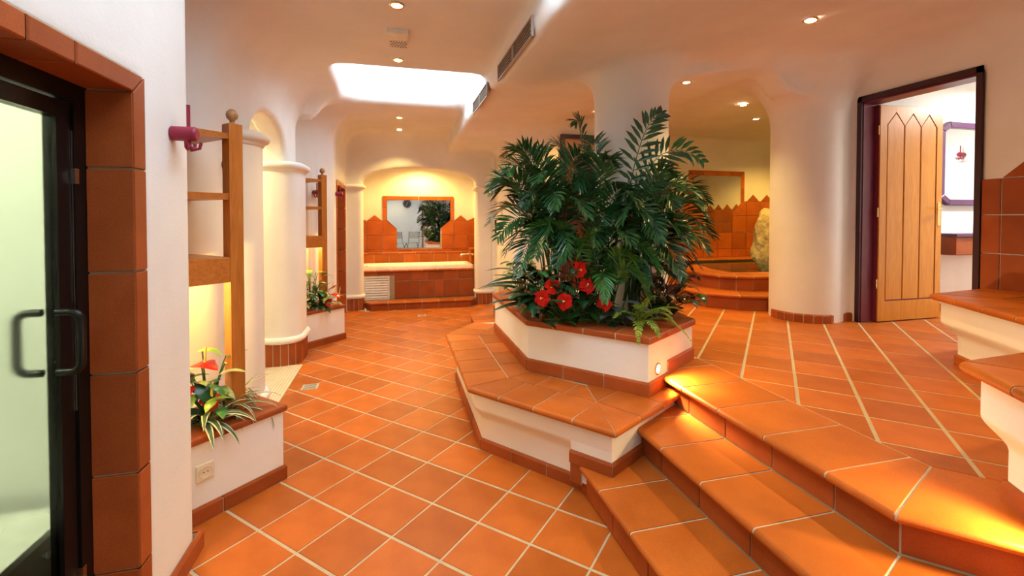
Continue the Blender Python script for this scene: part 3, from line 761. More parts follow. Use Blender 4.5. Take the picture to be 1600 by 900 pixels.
# ------------------------------------------------------------------ skylights and ceiling fittings
WIN = [('window_1', 'bright skylight pane above the hall toward the bathtub', 4.4, 5.85), ('window_2', 'bright skylight pane above the glass steam door', .7, 2.5), ('window_3', 'bright skylight pane at the rear of the hall', -2.9, -1.1)]
for nm, lb, y0, y1 in WIN:
    t = thing(nm, lb, 'skylight', (.145, (y0 + y1) / 2, 3.4), None, 'structure')
    box('pane', -.60, .90, y0 - .03, y1 + .03, 3.455, 3.462, 'sky_pane', t)
    for x in (-.57, .855): box('frame_bar', x - .02, x + .02, y0, y1, 3.435, 3.455, 'white_paint', t)
def downlight(label, x, y, z, power=1., nrm=(0, 0, -1), size=115, group=None, color=WARM):
    n = Vector(nrm).normalized(); p = Vector((x, y, z)); t = thing('recessed_downlight', label, 'downlight', p, group)
    m = MB(); m.lathe([(.038, 0), (.052, 0), (.052, .006), (.045, .011), (.037, .009)], p, n, 24, False); m.build('ring', 'brass', t, 40)
    m = MB(); m.lathe([(.037, .001), (.037, .005)], p, n, 20); m.build('bulb', 'bulb_warm', t)
    ld = bpy.data.lights.new('lamp_light', 'SPOT'); ld.energy = SPOT_POWER * power; ld.color = color; ld.spot_size = R(size); ld.spot_blend = .55; ld.shadow_soft_size = .035
    lo = bpy.data.objects.new('lamp_light', ld); COL.objects.link(lo); lo.location = p + n * .02
    lo.rotation_euler = n.to_track_quat('-Z', 'Y').to_euler(); parent_to(lo, t); return t
G = 'recessed ceiling downlights'
downlight('recessed downlight at top edge of photo, nearest over the hall', .013, 3.107, 2.948, 1, group=G)
downlight('recessed downlight just before the skylight opening', .026, 4.17, 2.948, 1, group=G)
downlight('recessed downlight just behind the skylight opening', .054, 6.54, 2.948, 1, group=G)
downlight('recessed downlight washing the wall above the bathtub arch', .060, 7.44, 2.946, 1.6, group=G)
downlight('recessed downlight behind the camera over the hall', .0, -.2, 2.948, 1, group=G)
downlight('recessed downlight farthest behind the camera over the hall', .0, -3.2, 2.948, 1, group=G)
zr = 2.70 + .33 * (2.86 - 1.1) / 2.3
downlight('recessed downlight on the sloping ceiling before the wooden door', 2.86, 2.61, zr - .003, 1.9, (-.14, 0, -1), group=G)
downlight('recessed downlight behind the ceiling beam next to the palm column', 2.87, 4.04, 2.925, 1.5, group=G)
downlight('recessed downlight over the whirlpool steps', 4.13, 4.69, 2.928, 1.5, group=G, color=(1, .57, .10))
downlight('recessed downlight deepest over the whirlpool', 4.88, 5.30, 2.928, 2.0, group=G, color=(1, .57, .10))
downlight('recessed downlight over the upper floor out of frame', 2.86, .6, zr - .003, 1.9, (-.14, 0, -1), group=G)
downlight('recessed downlight in the bathtub alcove ceiling', .45, 8.55, 2.618, 3.5, size=155, group=G, color=(1, .58, .15))
downlight('recessed downlight inside the left archway', -2.0, 4.6, 2.748, 2.6, size=155, group=G, color=(1, .72, .34))
downlight('recessed downlight by the dark framed rear door', 2.5, 5.3, 2.88, 1.7, size=145, group=G, color=(1, .57, .12))
downlight('recessed downlight over the whirlpool rock', 6.3, 5.6, 2.928, 3.6, size=150, group=G, color=(1, .57, .10))
# ventilation grilles in the ceiling step
def grille(label, y0, y1):
    x = .868; t = thing('ventilation_grille', label, 'grille', (x, (y0 + y1) / 2, 2.72))
    box('backing', x - .006, x + .002, y0, y1, 2.722, 2.842, 'vent_dark', t)
    for a, b_, c, d in ((y0, y1, 2.715, 2.727), (y0, y1, 2.838, 2.85), (y0 - .006, y0 + .008, 2.715, 2.85), (y1 - .008, y1 + .006, 2.715, 2.85), ((y0 + y1) / 2 - .012, (y0 + y1) / 2 + .012, 2.72, 2.845)):
        box('frame_bar', x - .016, x, a, b_, c, d, 'vent_metal', t)
    for k in range(5):
        z = 2.733 + .0215 * k; m = MB(); m.box(x - .0100, x - .005, y0, y1, z, z + .0035)
        m.build('slat', 'vent_metal', t)
grille('long slatted air grille in the ceiling step, nearer one', 2.82, 3.82)
grille('short slatted air grille beside the skylight, farther one', 4.30, 5.12)
t = thing('ceiling_sensor', 'white perforated sensor box on the ceiling before the skylight', 'sensor', (.02, 3.6, 2.95))
box('base', -.057, .097, 3.50, 3.63, 2.915, 2.952, 'white_plastic', t)
V = [(-.045, 3.63, 2.948), (.09, 3.63, 2.948), (.09, 3.63, 2.912), (-.045, 3.63, 2.912), (-.045, 3.76, 2.948), (.09, 3.76, 2.948), (.09, 3.76, 2.90), (-.045, 3.76, 2.90)]
mesh('grid', V, [(0, 1, 2, 3), (7, 6, 5, 4), (0, 4, 5, 1), (3, 2, 6, 7), (0, 3, 7, 4), (1, 5, 6, 2)], 'white_plastic', t)
m = MB()
for i in range(6):
    for j in range(4):
        y = 3.655 + .026 * j; x = -.03 + .021 * i + (.010 if j % 2 else 0); z = 2.912 - .012 * (y - 3.63) / .13 - .0006
        m.add([(x - .006, y - .006, z), (x + .006, y - .006, z), (x + .006, y + .006, z - .001), (x - .006, y + .006, z - .001)], [(0, 3, 2, 1)])
m.build('perforations', 'dark_gap', t)

# ------------------------------------------------------------------ bathtub alcove
TB = 9.055
ws = thing('bath_wainscot', 'terracotta tiled zigzag wainscot behind the bathtub', 'tiling', (.4, TB, .9))
frB = (Vector((0, TB, 0)), Vector((1, 0, 0)), Vector((0, 0, 1)), Vector((0, -1, 0)))
x = -.70
xs = [-.70, -.545, -.247] + [-.247 + .28 * k for k in range(1, 5)] + [1.12, 1.40, 1.555]
rows = [.66, .93, 1.21, 1.487]
for a, b_ in zip(xs[:-1], xs[1:]):
    for r0, r1 in zip(rows[:-1], rows[1:]):
        if r0 > .9 and a > -.05 and b_ < .95: continue
        tile(ws, [(a, r0), (b_, r0), (b_, r1), (a, r1)], .012, .016, .007, 'tile_wall', frB)
for a, b_ in ((-.70, -.545), (-.545, -.247), (1.12, 1.40), (1.40, 1.555)):
    if b_ - a > .2: P = [(a, 1.487), (b_, 1.487), ((a + b_) / 2, 1.60)]
    elif a < 0: P = [(a, 1.487), (b_, 1.487), (a, 1.56)]
    else: P = [(a, 1.487), (b_, 1.487), (b_, 1.56)]
    tile(ws, P, .012, .016, .007, 'tile_wall', frB, name='peak_tile')
for P in ([(-.247, 1.487), (-.165, 1.487), (-.165, 1.73), (-.247, 1.73)], [(-.247, 1.73), (-.165, 1.73), (-.165, 1.885), (-.247, 1.967)], [(1.048, 1.487), (1.12, 1.487), (1.12, 1.73), (1.048, 1.73)], [(1.048, 1.73), (1.12, 1.73), (1.12, 1.967), (1.048, 1.885)]): tile(ws, P, .014, .018, .006, 'tile_wall', frB, name='frame_tile')
for k in range(4):
    a, b_ = -.247 + 1.367 * k / 4, -.247 + 1.367 * (k + 1) / 4; a2 = a + .082 if k == 0 else a; b2 = b_ - .072 if k == 3 else b_
    tile(ws, [(a2, 1.885), (b2, 1.885), (b_, 1.967), (a, 1.967)], .014, .018, .006, 'tile_wall', frB, name='frame_tile')
mo = tag(prism('wall_mirror', [(-.165, 1.885), (-.165, 1.50), (.015, 1.335), (.015, .955), (.85, .955), (.85, 1.335), (1.048, 1.50), (1.048, 1.885)], .013, .018, 'mirror', None, 0, frB), 'wide mirror with clipped lower corners above the bathtub', 'mirror')
for side in (-1, 1):   # tiled flanks of the alcove
    sx_ = -.695 if side < 0 else 1.555
    fr = (Vector((sx_, 0, 0)), Vector((0, 1, 0)), Vector((0, 0, 1)), Vector((-side, 0, 0)))
    for a, b_ in ((8.16, 8.46), (8.46, 8.76), (8.76, 9.05)):
        for r0, r1 in zip([.66, .93, 1.21], [.93, 1.21, 1.487]): tile(ws, [(a, r0), (b_, r0), (b_, r1), (a, r1)], .012, .016, .007, 'tile_wall', fr)
        tile(ws, [(a, 1.487), (b_, 1.487), ((a + b_) / 2, 1.60)], .012, .016, .007, 'tile_wall', fr, name='peak_tile')
le = thing('bath_ledge', 'tiled ledge running behind the bathtub', 'ledge', (.4, 8.95, .7))
box('core', -.68, 1.54, 8.90, 9.04, .55, .855, 'concrete', le)
cap_strip(le, [(-.60, 8.80), (-.52, 8.885), (1.54, 8.885)], .155, .885, .03, .014, [1, 7], mat='tile_wall', name='nose_tile')
base_strip(le, [(-.68, 8.90), (1.54, 8.90)], .66, .853, .010, .285, mat='tile_wall', name='face_tile')
ss = thing('corner_shelf', 'small tiled shelf in the right corner of the bathtub alcove', 'shelf', (1.5, 8.75, .8)); box('core', 1.40, 1.54, 8.55, 8.89, .60, .93, 'concrete', ss)
cap_strip(ss, [(1.38, 8.89), (1.38, 8.52), (1.54, 8.52)], .16, .96, .03, .012, [1, 1], mat='tile_wall', name='nose_tile'); base_strip(ss, [(1.40, 8.89), (1.40, 8.55), (1.54, 8.55)], .66, .928, .008, .3, mat='tile_wall', name='face_tile')
su = thing('bath_surround', 'terracotta tiled front of the bathtub', 'tub surround', (.4, 8.15, 0))
box('core', -.69, 1.55, 8.155, 8.22, 0, .60, 'concrete', su)
cap_strip(su, [(-.62, 8.12), (1.52, 8.12)], .06, .632, .036, .016, [8], name='nose_tile')
frT = (Vector((0, 8.155, 0)), Vector((1, 0, 0)), Vector((0, 0, 1)), Vector((0, -1, 0)))
cols = [-.60, -.33, -.03, .26, .40, .665, .83, 1.10, 1.37, 1.54]
for a, b_ in zip(cols[:-1], cols[1:]):
    if a == .40: tile(su, [(a, .13), (b_, .13), (b_, .435), (a, .435)], .018, .02, .012, 'tile_red', frT, name='access_tile'); continue
    if a >= -.1: tile(su, [(a, .12), (b_, .12), (b_, .435), (a, .435)], .012, .016, .008, 'tile_red', frT)
for a, b_ in zip([-.60, -.33, -.03, .26, .54, .82, 1.10, 1.37], [-.33, -.03, .26, .54, .82, 1.10, 1.37, 1.54]): tile(su, [(a, .44 if a > -.1 else .54), (b_, .44 if a > -.1 else .54), (b_, .598), (a, .598)], .012, .016, .008, 'tile_red', frT)
gv = thing('louvre_panel', 'white louvred access panel in the bathtub front', 'grille', (-.32, 8.14, .13))
for a, b_, c, d in ((-.545, -.112, .50, .53), (-.545, -.112, .122, .152), (-.142, -.112, .152, .50), (-.545, -.515, .152, .50)): box('frame_bar', a, b_, 8.125, 8.150, c, d, 'white_plastic', gv)
box('backing', -.52, -.14, 8.146, 8.152, .15, .505, 'vent_metal', gv)
for k in range(8):
    z = .160 + .043 * k; mesh('slat', [(-.517, 8.145, z + .034), (-.14, 8.145, z + .034), (-.14, 8.130, z), (-.517, 8.130, z), (-.517, 8.149, z + .038), (-.14, 8.149, z + .038), (-.14, 8.134, z - .003), (-.517, 8.134, z - .003)], [(0, 3, 2, 1), (4, 5, 6, 7), (0, 1, 5, 4), (3, 7, 6, 2), (0, 4, 7, 3), (1, 2, 6, 5)], 'white_plastic', gv)
tub = thing('bathtub', 'white enamel built-in bathtub under the arch', 'bathtub', (.4, 8.5, .6))
P = rrect(-.66, 1.375, 8.165, 8.885, .06, 6)
loft('basin', P, [(.60, 0), (.675, 0), (.688, .008), (.690, .055), (.675, .075), (.45, .11), (.30, .17), (.27, .25)], 'white_enamel', tub, smooth=50)
m = MB(); m.lathe([(0, .004), (.03, .003), (.032, 0)][::-1], (-.42, 8.5, .272), n=16); m.build('waste', 'chrome', tub, 50)
m = MB(); m.lathe([(.0, .012), (.028, .010), (.03, 0)][::-1], (-.50, 8.20, .691), n=16); m.build('knob', 'chrome', tub, 50)
fa = thing('bath_faucet', 'chrome tap on the right end of the bathtub', 'faucet', (1.3, 8.7, .9))
m = MB(); m.tube([(1.41, 8.50, .86), (1.30, 8.50, .865), (1.20, 8.50, .855), (1.17, 8.50, .82)], .014, 10); m.build('spout', 'chrome', fa, 60)
m = MB(); m.tube([(1.398, 8.42, .86), (1.398, 8.58, .86)], .022, 12); m.build('body', 'chrome', fa, 50)
for y in (8.41, 8.59):
    m = MB(); m.lathe([(0, -.02), (.02, -.018), (.024, .0), (.02, .018), (0, .02)], (1.398, y, .86), (0, 1, 0), 12); m.build('tap_handle', 'chrome', fa, 50)
bst = thing('bath_step', 'low terracotta step with clipped corners before the bathtub', 'step', (.4, 7.9, 0))
SP = [(-.535, 8.13), (-.535, 7.97), (-.42, 7.79), (1.27, 7.76), (1.385, 7.93), (1.385, 8.13)]
cap_strip(bst, SP[1:5], .30, .128, .034, .016, [1, 6, 1], name='nose_tile', mat='tile_wall'); prism('core', ccw(off_poly(ccw(SP), .03)), 0, .12, 'concrete', bst)
base_strip(bst, off_line(SP[1:5], .032), 0, .094, .008, .285, name='riser_tile')
# switches on the wall right of the arch
t = thing('door_intercom', 'slim black wall plate on the edge right of the bathtub arch', 'wall plate', (1.715, 7.85, 1.3)); box('plate', 1.700, 1.722, 7.80, 7.86, 1.27, 1.50, 'black_metal', t); box('lever', 1.680, 1.70, 7.81, 7.85, 1.34, 1.40, 'chrome', t)
t = thing('light_switch', 'white switch plates on the wall right of the bathtub arch', 'switch', (1.71, 7.4, 1.55)); box('plate', 1.700, 1.722, 7.34, 7.46, 1.56, 1.74, 'cream_plastic', t)
for z in (1.58, 1.665): box('rocker', 1.694, 1.70, 7.36, 7.44, z, z + .06, 'white_plastic', t)
t = thing('control_panel', 'pale control box below the switches right of the bathtub arch', 'panel', (1.71, 7.4, 1.1)); box('housing', 1.690, 1.722, 7.27, 7.52, 1.11, 1.25, 'white_plastic', t); box('cover', 1.684, 1.69, 7.29, 7.50, 1.13, 1.23, 'cream_plastic', t)

# ------------------------------------------------------------------ rear dark framed door
d2 = thing('door_2', 'dark framed door with glazed fanlight behind the palms', 'door', (2.7, 5.94, ZU), None, 'structure')
for a, b_, c, d in ((2.219, 2.27, ZU, 2.70), (3.15, 3.20, ZU, 2.70), (2.27, 3.15, 2.645, 2.70), (2.27, 3.15, 2.28, 2.345)): box('frame_bar', a, b_, 5.885, 5.95, c, d, 'plum_dark', d2)
box('fanlight', 2.27, 3.15, 5.925, 5.932, 2.345, 2.645, 'warm_reflection_glass', d2)
box('leaf', 2.275, 3.145, 5.90, 5.94, ZU, 2.275, 'door_red', d2)
for k in range(5): box('plank', 2.285 + .172 * k, 2.285 + .172 * k + .164, 5.892, 5.90, ZU + .02, 2.26, 'door_red', d2)

# ------------------------------------------------------------------ whirlpool room
TJ = 6.895
jw = thing('pool_wainscot', 'terracotta tiled zigzag wainscot behind the whirlpool', 'tiling', (5.5, TJ, .8))
frJ = (Vector((0, TJ, 0)), Vector((1, 0, 0)), Vector((0, 0, 1)), Vector((0, -1, 0)))
x0 = 4.954 - .30 * 5; k0 = 0
while x0 < 7.5:
    for r0, r1 in ((.845, .985), (.985, 1.285), (1.285, 1.585), (1.585, 1.845)):
        if r0 > 1.2 and 5.22 < x0 < 5.80: continue
        tile(jw, [(x0, r0), (x0 + .30, r0), (x0 + .30, r1), (x0, r1)], .012, .016, .007, 'tile_wall', frJ)
    if not (4.90 < x0 < 6.0): tile(jw, [(x0 + .02, 1.845), (x0 + .28, 1.845), (x0 + .15, 1.965)], .012, .016, .005, 'tile_wall', frJ, name='peak_tile')
    x0 += .30
for k in range(4):
    a, b_ = 4.954 + 1.155 * k / 4, 4.954 + 1.155 * (k + 1) / 4
    tile(jw, [(a + (.09 if k == 0 else 0), 2.288), (b_ - (.09 if k == 3 else 0), 2.288), (b_, 2.378), (a, 2.378)], .015, .02, .006, 'tile_wall', frJ, name='frame_tile')
for a, b_, c, d in ((4.954, 5.044, 4.954, 5.044), (6.019, 6.109, 6.019, 6.109)):
    tile(jw, [(a, 1.82), (b_, 1.82), (b_, 2.06), (a, 2.06)], .015, .02, .006, 'tile_wall', frJ, name='frame_tile')
    tile(jw, [(a, 2.06), (b_, 2.06), (b_, 2.288 if a < 5.5 else 2.378), (a, 2.378 if a < 5.5 else 2.288)], .015, .02, .006, 'tile_wall', frJ, name='frame_tile')
tag(prism('wall_mirror', [(5.044, 2.288), (5.044, 1.82), (5.25, 1.62), (5.25, 1.285), (5.845, 1.285), (5.845, 1.62), (6.019, 1.80), (6.019, 2.288)], .013, .019, 'mirror', None, 0, frJ), 'tile framed mirror with clipped corners above the whirlpool', 'mirror')
frK = (Vector((7.595, 0, 0)), Vector((0, 1, 0)), Vector((0, 0, 1)), Vector((-1, 0, 0)))
for i in range(10):
    a = 3.9 + .3 * i
    for r0, r1 in ((.845, 1.145), (1.145, 1.445), (1.445, 1.745)): tile(jw, [(a, r0), (a + .3, r0), (a + .3, r1), (a, r1)], .012, .016, .007, 'tile_wall', frK)
    tile(jw, [(a + .02, 1.745), (a + .28, 1.745), (a + .15, 1.865)], .012, .016, .005, 'tile_wall', frK, name='peak_tile')
fj = (Vector((0, 3.87, 0)), Vector((1, 0, 0)), Vector((0, 0, 1)), Vector((0, 1, 0)))
jl = thing('pool_ledge', 'tiled ledge along the wall behind the whirlpool', 'ledge', (5.5, 6.7, .7)); box('core', 3.7, 7.58, 6.56, 6.88, .52, .81, 'concrete', jl)
cap_strip(jl, [(3.7, 6.54), (7.58, 6.54)], .33, .845, .035, .016, [13], mat='tile_wall', name='nose_tile')
js = thing('pool_steps', 'curved terracotta steps climbing to the whirlpool', 'steps', (3.8, 4.6, ZU))
J1 = [(3.62, 6.0), (3.36, 5.35), (3.345, 4.82), (3.43, 4.45), (3.68, 4.20), (3.96, 4.07), (4.6, 4.0)]
cap_strip(js, J1, .42, .684, .036, .018, .31, name='tread_tile', mat='tile_wall'); loft('core', ccw(off_line(J1, .03) + [(5.0, 4.3), (5.0, 6.5), (3.75, 6.5)]), [(ZU - .01, 0), (.65, 0)], 'concrete', js, smooth=30)
base_strip(js, off_line(J1, .034), ZU, .646, .008, .31, name='riser_tile')
J2 = off_line(J1, .34); 
cap_strip(js, J2, .40, .857, .038, .018, .31, name='tread_tile', mat='tile_wall'); base_strip(js, off_line(J2, .036), .684, .818, .008, .31, name='riser_tile')
jr = off_line(J2, .036); ji = off_line(J2, .40)
V = [(*p, z) for z in (.64, .818) for p in jr + ji[::-1]]; k = len(jr) * 2
mesh('rim_core', V, [(i, (i + 1) % k, k + (i + 1) % k, k + i) for i in range(k)] + [tuple(range(k, 2 * k))], 'concrete', js)
wp = ji + [(7.58, 4.2), (7.58, 6.56), (3.95, 6.56)]
tag(prism('pool_water', ccw(wp), .66, .80, 'water'), 'dark still water in the whirlpool', 'water')
# boulder
def boulder(label, c, rad, seed):
    import bmesh
    bm = bmesh.new(); bmesh.ops.create_icosphere(bm, subdivisions=4, radius=1)
    r0 = np.random.default_rng(seed); dirs = r0.normal(size=(26, 3)); dirs /= np.linalg.norm(dirs, axis=1)[:, None]; dd = r0.uniform(.72, .98, 26)
    from mathutils import noise
    for v in bm.verts:
        n = np.array(v.co); h = min([d / max(n @ k, 1e-3) for k, d in zip(dirs, dd) if n @ k > .05] + [1.15])
        h *= 1 + .10 * noise.noise(Vector(n * 2.5)) + .05 * noise.noise(Vector(n * 7)) + .02 * noise.noise(Vector(n * 18))
        p = n * h; p[0] *= rad[0] * (1 - .28 * max(p[2], -.2)); p[1] *= rad[1]; p[2] *= rad[2]
        v.co = Vector(p) + Vector(c)
    me = bpy.data.meshes.new('boulder'); bm.to_mesh(me); bm.free(); me.update(); me.polygons.foreach_set('use_smooth', np.ones(len(me.polygons), bool)); me.set_sharp_from_angle(angle=R(25))
    return tag(link_mesh('boulder', me, 'rock'), label, 'rock')
boulder('rough pale yellow boulder standing in the whirlpool', (5.22, 5.30, 1.10), (.36, .30, .54), 5)
# skirting of the thick column and the wall up to the door
cs = thing('baseboard_right', 'small terracotta skirting tiles round the thick column foot', 'baseboard', (4., 3.5, ZU), None, 'structure')
arc = [(4.09 + .305 * math.cos(R(a)), 3.79 + .305 * math.sin(R(a))) for a in range(165, 300, 15)]
arc = arc[:-1] + [(4.215, 3.520), (4.27, 3.530), (4.34, 3.530), (4.41, 3.522)]
base_strip(cs, arc, ZU, ZU + .085, .020, .11, name='skirting_tile', gap=.007)

# ------------------------------------------------------------------ wooden door on the right
XD = 4.42
dr = thing('door_3', 'open honey coloured wooden door with three pointed panels', 'door', (XD, 3.4, ZU), None, 'structure')
box('architrave', XD - .018, XD + .004, 3.442, 3.485, ZU, 2.722, 'plum_dark', dr); box('architrave', XD - .018, XD + .004, 2.505, 2.545, ZU, 2.722, 'plum_dark', dr)
box('architrave', XD - .018, XD + .004, 2.505, 3.485, 2.672, 2.724, 'plum_dark', dr)
box('lining', XD + .004, 4.60, 3.435, 3.475, ZU, 2.675, 'plum', dr); box('lining', XD + .004, 4.60, 2.515, 2.555, ZU, 2.675, 'plum', dr); box('lining', XD + .004, 4.60, 2.515, 3.475, 2.655, 2.69, 'plum', dr)
YL = 3.395; LX0, LX1 = 4.565, 5.40; LZ0, LZ1 = ZU + .012, 2.645
leaf = box('leaf', LX0, LX1, YL, YL + .038, LZ0, LZ1, 'plum', dr)
frL = (Vector((0, YL, 0)), Vector((1, 0, 0)), Vector((0, 0, 1)), Vector((0, -1, 0)))
px = [LX0 + .095, LX0 + .318, LX0 + .538, LX1 - .085]; zs, zp, zb0 = 2.455, 2.585, .725; g = .0065
prism('stile', [(LX0 + .004, LZ0), (px[0] - g, LZ0), (px[0] - g, LZ1 - .006), (LX0 + .004, LZ1 - .006)], 0, .012, 'wood_door', leaf, 0, frL)
prism('stile', [(px[3] + g, LZ0), (LX1 - .004, LZ0), (LX1 - .004, LZ1 - .006), (px[3] + g, LZ1 - .006)], 0, .012, 'wood_door', leaf, 0, frL)
prism('rail', [(px[0] - g, LZ0), (px[3] + g, LZ0), (px[3] + g, zb0 - g), (px[0] - g, zb0 - g)], 0, .012, 'wood_door', leaf, 0, frL)
for k in range(3):
    a, b_ = px[k], px[k + 1]; c = (a + b_) / 2
    prism('panel', [(a + g, zb0 + g), (b_ - g, zb0 + g), (b_ - g, zs), (c, zp - 2 * g), (a + g, zs)], 0, .010, 'wood_door', leaf, .004, frL)
    aa = a - (g if k == 0 else 0); bb = b_ + (g if k == 2 else 0)
    prism('rail', [(aa, zs), (c, zp), (c, LZ1 - .006), (aa, LZ1 - .006)], 0, .012, 'wood_door', leaf, 0, frL)
    prism('rail', [(c, zp), (bb, zs), (bb, LZ1 - .006), (c, LZ1 - .006)], 0, .012, 'wood_door', leaf, 0, frL)
hd_ = prism('handle_plate', rrect(LX1 - .062, LX1 - .022, 1.46, 1.70, .015), .012, .018, 'brass', leaf, .002, frL)
m = MB(); m.tube([(LX1 - .042, YL - .015, 1.64), (LX1 - .042, YL - .05, 1.64), (LX1 - .05, YL - .058, 1.64), (LX1 - .14, YL - .06, 1.632)], .009, 10); m.build('lever', 'brass', leaf, 60)
for z in (.85, 1.55, 2.35):
    m = MB(); m.tube([(LX0 - .006, YL - .004, z), (LX0 - .006, YL - .004, z + .09)], .008, 8); m.build('hinge', 'brass', leaf, 60)
# washroom behind the door
TW = 3.635
frW = (Vector((0, TW, 0)), Vector((1, 0, 0)), Vector((0, 0, 1)), Vector((0, -1, 0)))
wm = thing('wall_mirror', 'octagonal mirror in a violet wooden frame seen through the doorway', 'mirror', (6.2, TW, 1.7))
O = [(5.84, 1.68), (6.80, 1.68), (6.93, 1.76), (6.93, 2.51), (6.80, 2.59), (5.84, 2.59), (5.71, 2.51), (5.71, 1.76)]; I = off_poly(O, .065)
prism('glass', I, .005, .012, 'mirror', wm, 0, frW)
for k in range(8): prism('frame_bar', [O[k], O[(k + 1) % 8], I[(k + 1) % 8], I[k]], .0, .045, 'violet', wm, .006, frW)
va = thing('wash_counter', 'tiled counter with violet edge below the octagonal mirror', 'counter', (6.5, 3.5, 1.2))
box('top_edge', 5.62, 7.9, 3.38, 3.635, 1.345, 1.375, 'violet', va); box('core', 5.64, 7.9, 3.41, 3.635, 1.15, 1.345, 'tile_red', va)
for k in range(8): tile(va, [(5.64 + .28 * k, 1.155), (5.92 + .28 * k, 1.155), (5.92 + .28 * k, 1.34), (5.64 + .28 * k, 1.34)], .01, .014, .006, 'tile' if k % 2 else 'tile_red', (Vector((0, 3.41, 0)), Vector((1, 0, 0)), Vector((0, 0, 1)), Vector((0, -1, 0))))
coat_hook('dark red coat hook seen in the octagonal mirror', (7.985, 2.50, 2.46), (-1, 0, 0), None, 1.05)
bw = thing('baseboard_washroom', 'terracotta skirting inside the washroom', 'baseboard', (6, 3.6, ZU), None, 'structure'); base_strip(bw, [(4.7, 3.635), (7.9, 3.635)], ZU, ZU + .09, .012, .3, name='skirting_tile')
wl = thing('ceiling_lamp', 'white ceiling lamp inside the washroom', 'lamp', (6.0, 2.4, 3.03))
m = MB(); m.lathe([(0, -.07), (.14, -.06), (.18, -.02), (.18, 0)], (6.5, 2.75, 3.045), n=28); m.build('shade', 'tube_white', wl, 50)
ld = bpy.data.lights.new('lamp_light', 'AREA'); ld.energy = 66; ld.color = (1, .97, .90); ld.shape = 'DISK'; ld.size = .36
lo = bpy.data.objects.new('lamp_light', ld); COL.objects.link(lo); lo.location = (6.5, 2.75, 2.965); parent_to(lo, wl)
# wainscot right of the door
wr = thing('entry_wainscot', 'terracotta zigzag wainscot beside the wooden door', 'tiling', (XD, 2.2, 1.0))
frR = (Vector((XD, 0, 0)), Vector((0, -1, 0)), Vector((0, 0, 1)), Vector((-1, 0, 0)))
ys = [-2.503, -2.383] + [-2.383 + .285 * k for k in range(1, 9)]
for a, b_ in zip(ys[:-1], ys[1:]):
    for r0, r1 in ((.97, 1.27), (1.27, 1.565), (1.565, 1.842)): tile(wr, [(a, r0), (b_, r0), (b_, r1), (a, r1)], .012, .016, .008, 'tile_red', frR)
    if b_ - a > .2: tile(wr, [(a, 1.842), (b_, 1.842), ((a + b_) / 2, 1.972)], .012, .016, .006, 'tile_red', frR, name='peak_tile')
# ------------------------------------------------------------------ benches on the right
def corbel_bench(label, N, rest, counts, rb=.135, ru=.055, top=1.0):
    t = thing('wall_bench', label, 'bench', (*lerp(N[0], N[1], .7), ZU))
    bd = ccw(N + rest)
    pr = [(ZU - .01, rb), (.70, rb)] + [(.70 + .11 * f, rb - (rb - ru) * (f * f * (3 - 2 * f))) for f in (.15, .3, .45, .6, .75, .9, 1)] + [(top - .04, ru)]
    loft('plaster_body', bd, pr, 'plaster', t, smooth=38)
    cap_strip(t, N, .32, top, .045, .0225, counts, gap=.010, name='seat_tile')
    prism('mortar_bed', off_poly(bd, .04), top - .042, top - .008, 'grout_light', t)
    i2 = off_line(N, .32); cap_strip(t, i2, .30, top - .0005, .03, 0, .3, gap=.010, name='seat_tile')
    lw = off_line(N, rb); base_strip(t, lw, ZU, ZU + .075, .018, .5, name='skirting_tile')
    return t
corbel_bench('tiled wall bench with white corbelled foot below the wainscot by the wooden door', [(4.40, 2.475), (3.72, 2.397), (2.92, 1.05)], [(4.40, 1.05)], [3, 6])
corbel_bench('nearest tiled bench with white corbelled foot at right edge of photo', [(2.75, 1.275), (2.08, 1.24), (1.62, .54)], [(2.75, .3)], [2, 3], rb=.12)
step_lamp('step_light', 'small round brass step light in the nearest bench at the right edge', (1.967, .863, .655), (-.836, .549, 0), 26, (-.60, .45, -.50))
# ------------------------------------------------------------------ what the bath mirror shows behind the camera
ck = thing('wall_clock', 'round dark wall clock reflected in the bathtub mirror', 'clock', (.51, -3.98, 2.22))
m = MB(); m.lathe([(0, .0), (.19, 0), (.19, .03), (.165, .035), (.16, .02), (0, .02)], (.51, -3.99, 2.22), (0, 1, 0), 32); m.build('case', 'clock_face', ck, 40)
for a, L, w_ in ((40, .09, .008), (200, .13, .006)):
    d = Vector((math.sin(R(a)), 0, math.cos(R(a)))); c = Vector((.51, -3.955, 2.22)); m = MB(); m.tube([c, c + d * L], w_, 6); m.build('hand', 'white_paint', ck)
m = MB()
for k in range(12): d = Vector((math.sin(R(30 * k)), 0, math.cos(R(30 * k)))); c = Vector((.51, -3.965, 2.22)); m.tube([c + d * .125, c + d * .15], .007, 6)
m.build('hour_marks', 'white_paint', ck)
def chair(label, x, y, rz):
    M = Matrix.Translation((x, y, 0)) @ Matrix.Rotation(R(rz), 4, 'Z'); t = thing('folding_chair', label, 'chair', (x, y, 0), 'folding chairs reflected in the bathtub mirror')
    m = MB(M); m.box(-.22, .22, -.21, .21, .43, .455); m.build('seat', 'chair_seat', t)
    m = MB(M); m.box(-.22, .22, .20, .225, .62, .92); m.build('backrest', 'chair_seat', t)
    for sx in (-.235, .235):
        m = MB(M); m.tube([(sx, .30, 0), (sx, -.20, .44)], .012, 8); m.build('leg', 'black_metal', t, 60)
        m = MB(M); m.tube([(sx, -.26, 0), (sx, .16, .44), (sx, .22, .93)], .012, 8); m.build('leg', 'black_metal', t, 60)
chair('dark framed folding chair reflected in the bathtub mirror, left one', .15, -2.2, 150); chair('dark framed folding chair reflected in the bathtub mirror, right one', .72, -2.5, 200)
ladder_shelf('wooden ladder shelf behind the camera seen in the bathtub mirror', (1.12, -1.9), .5, 0.0, (Vector((-1, 0)), Vector((0, -1))))

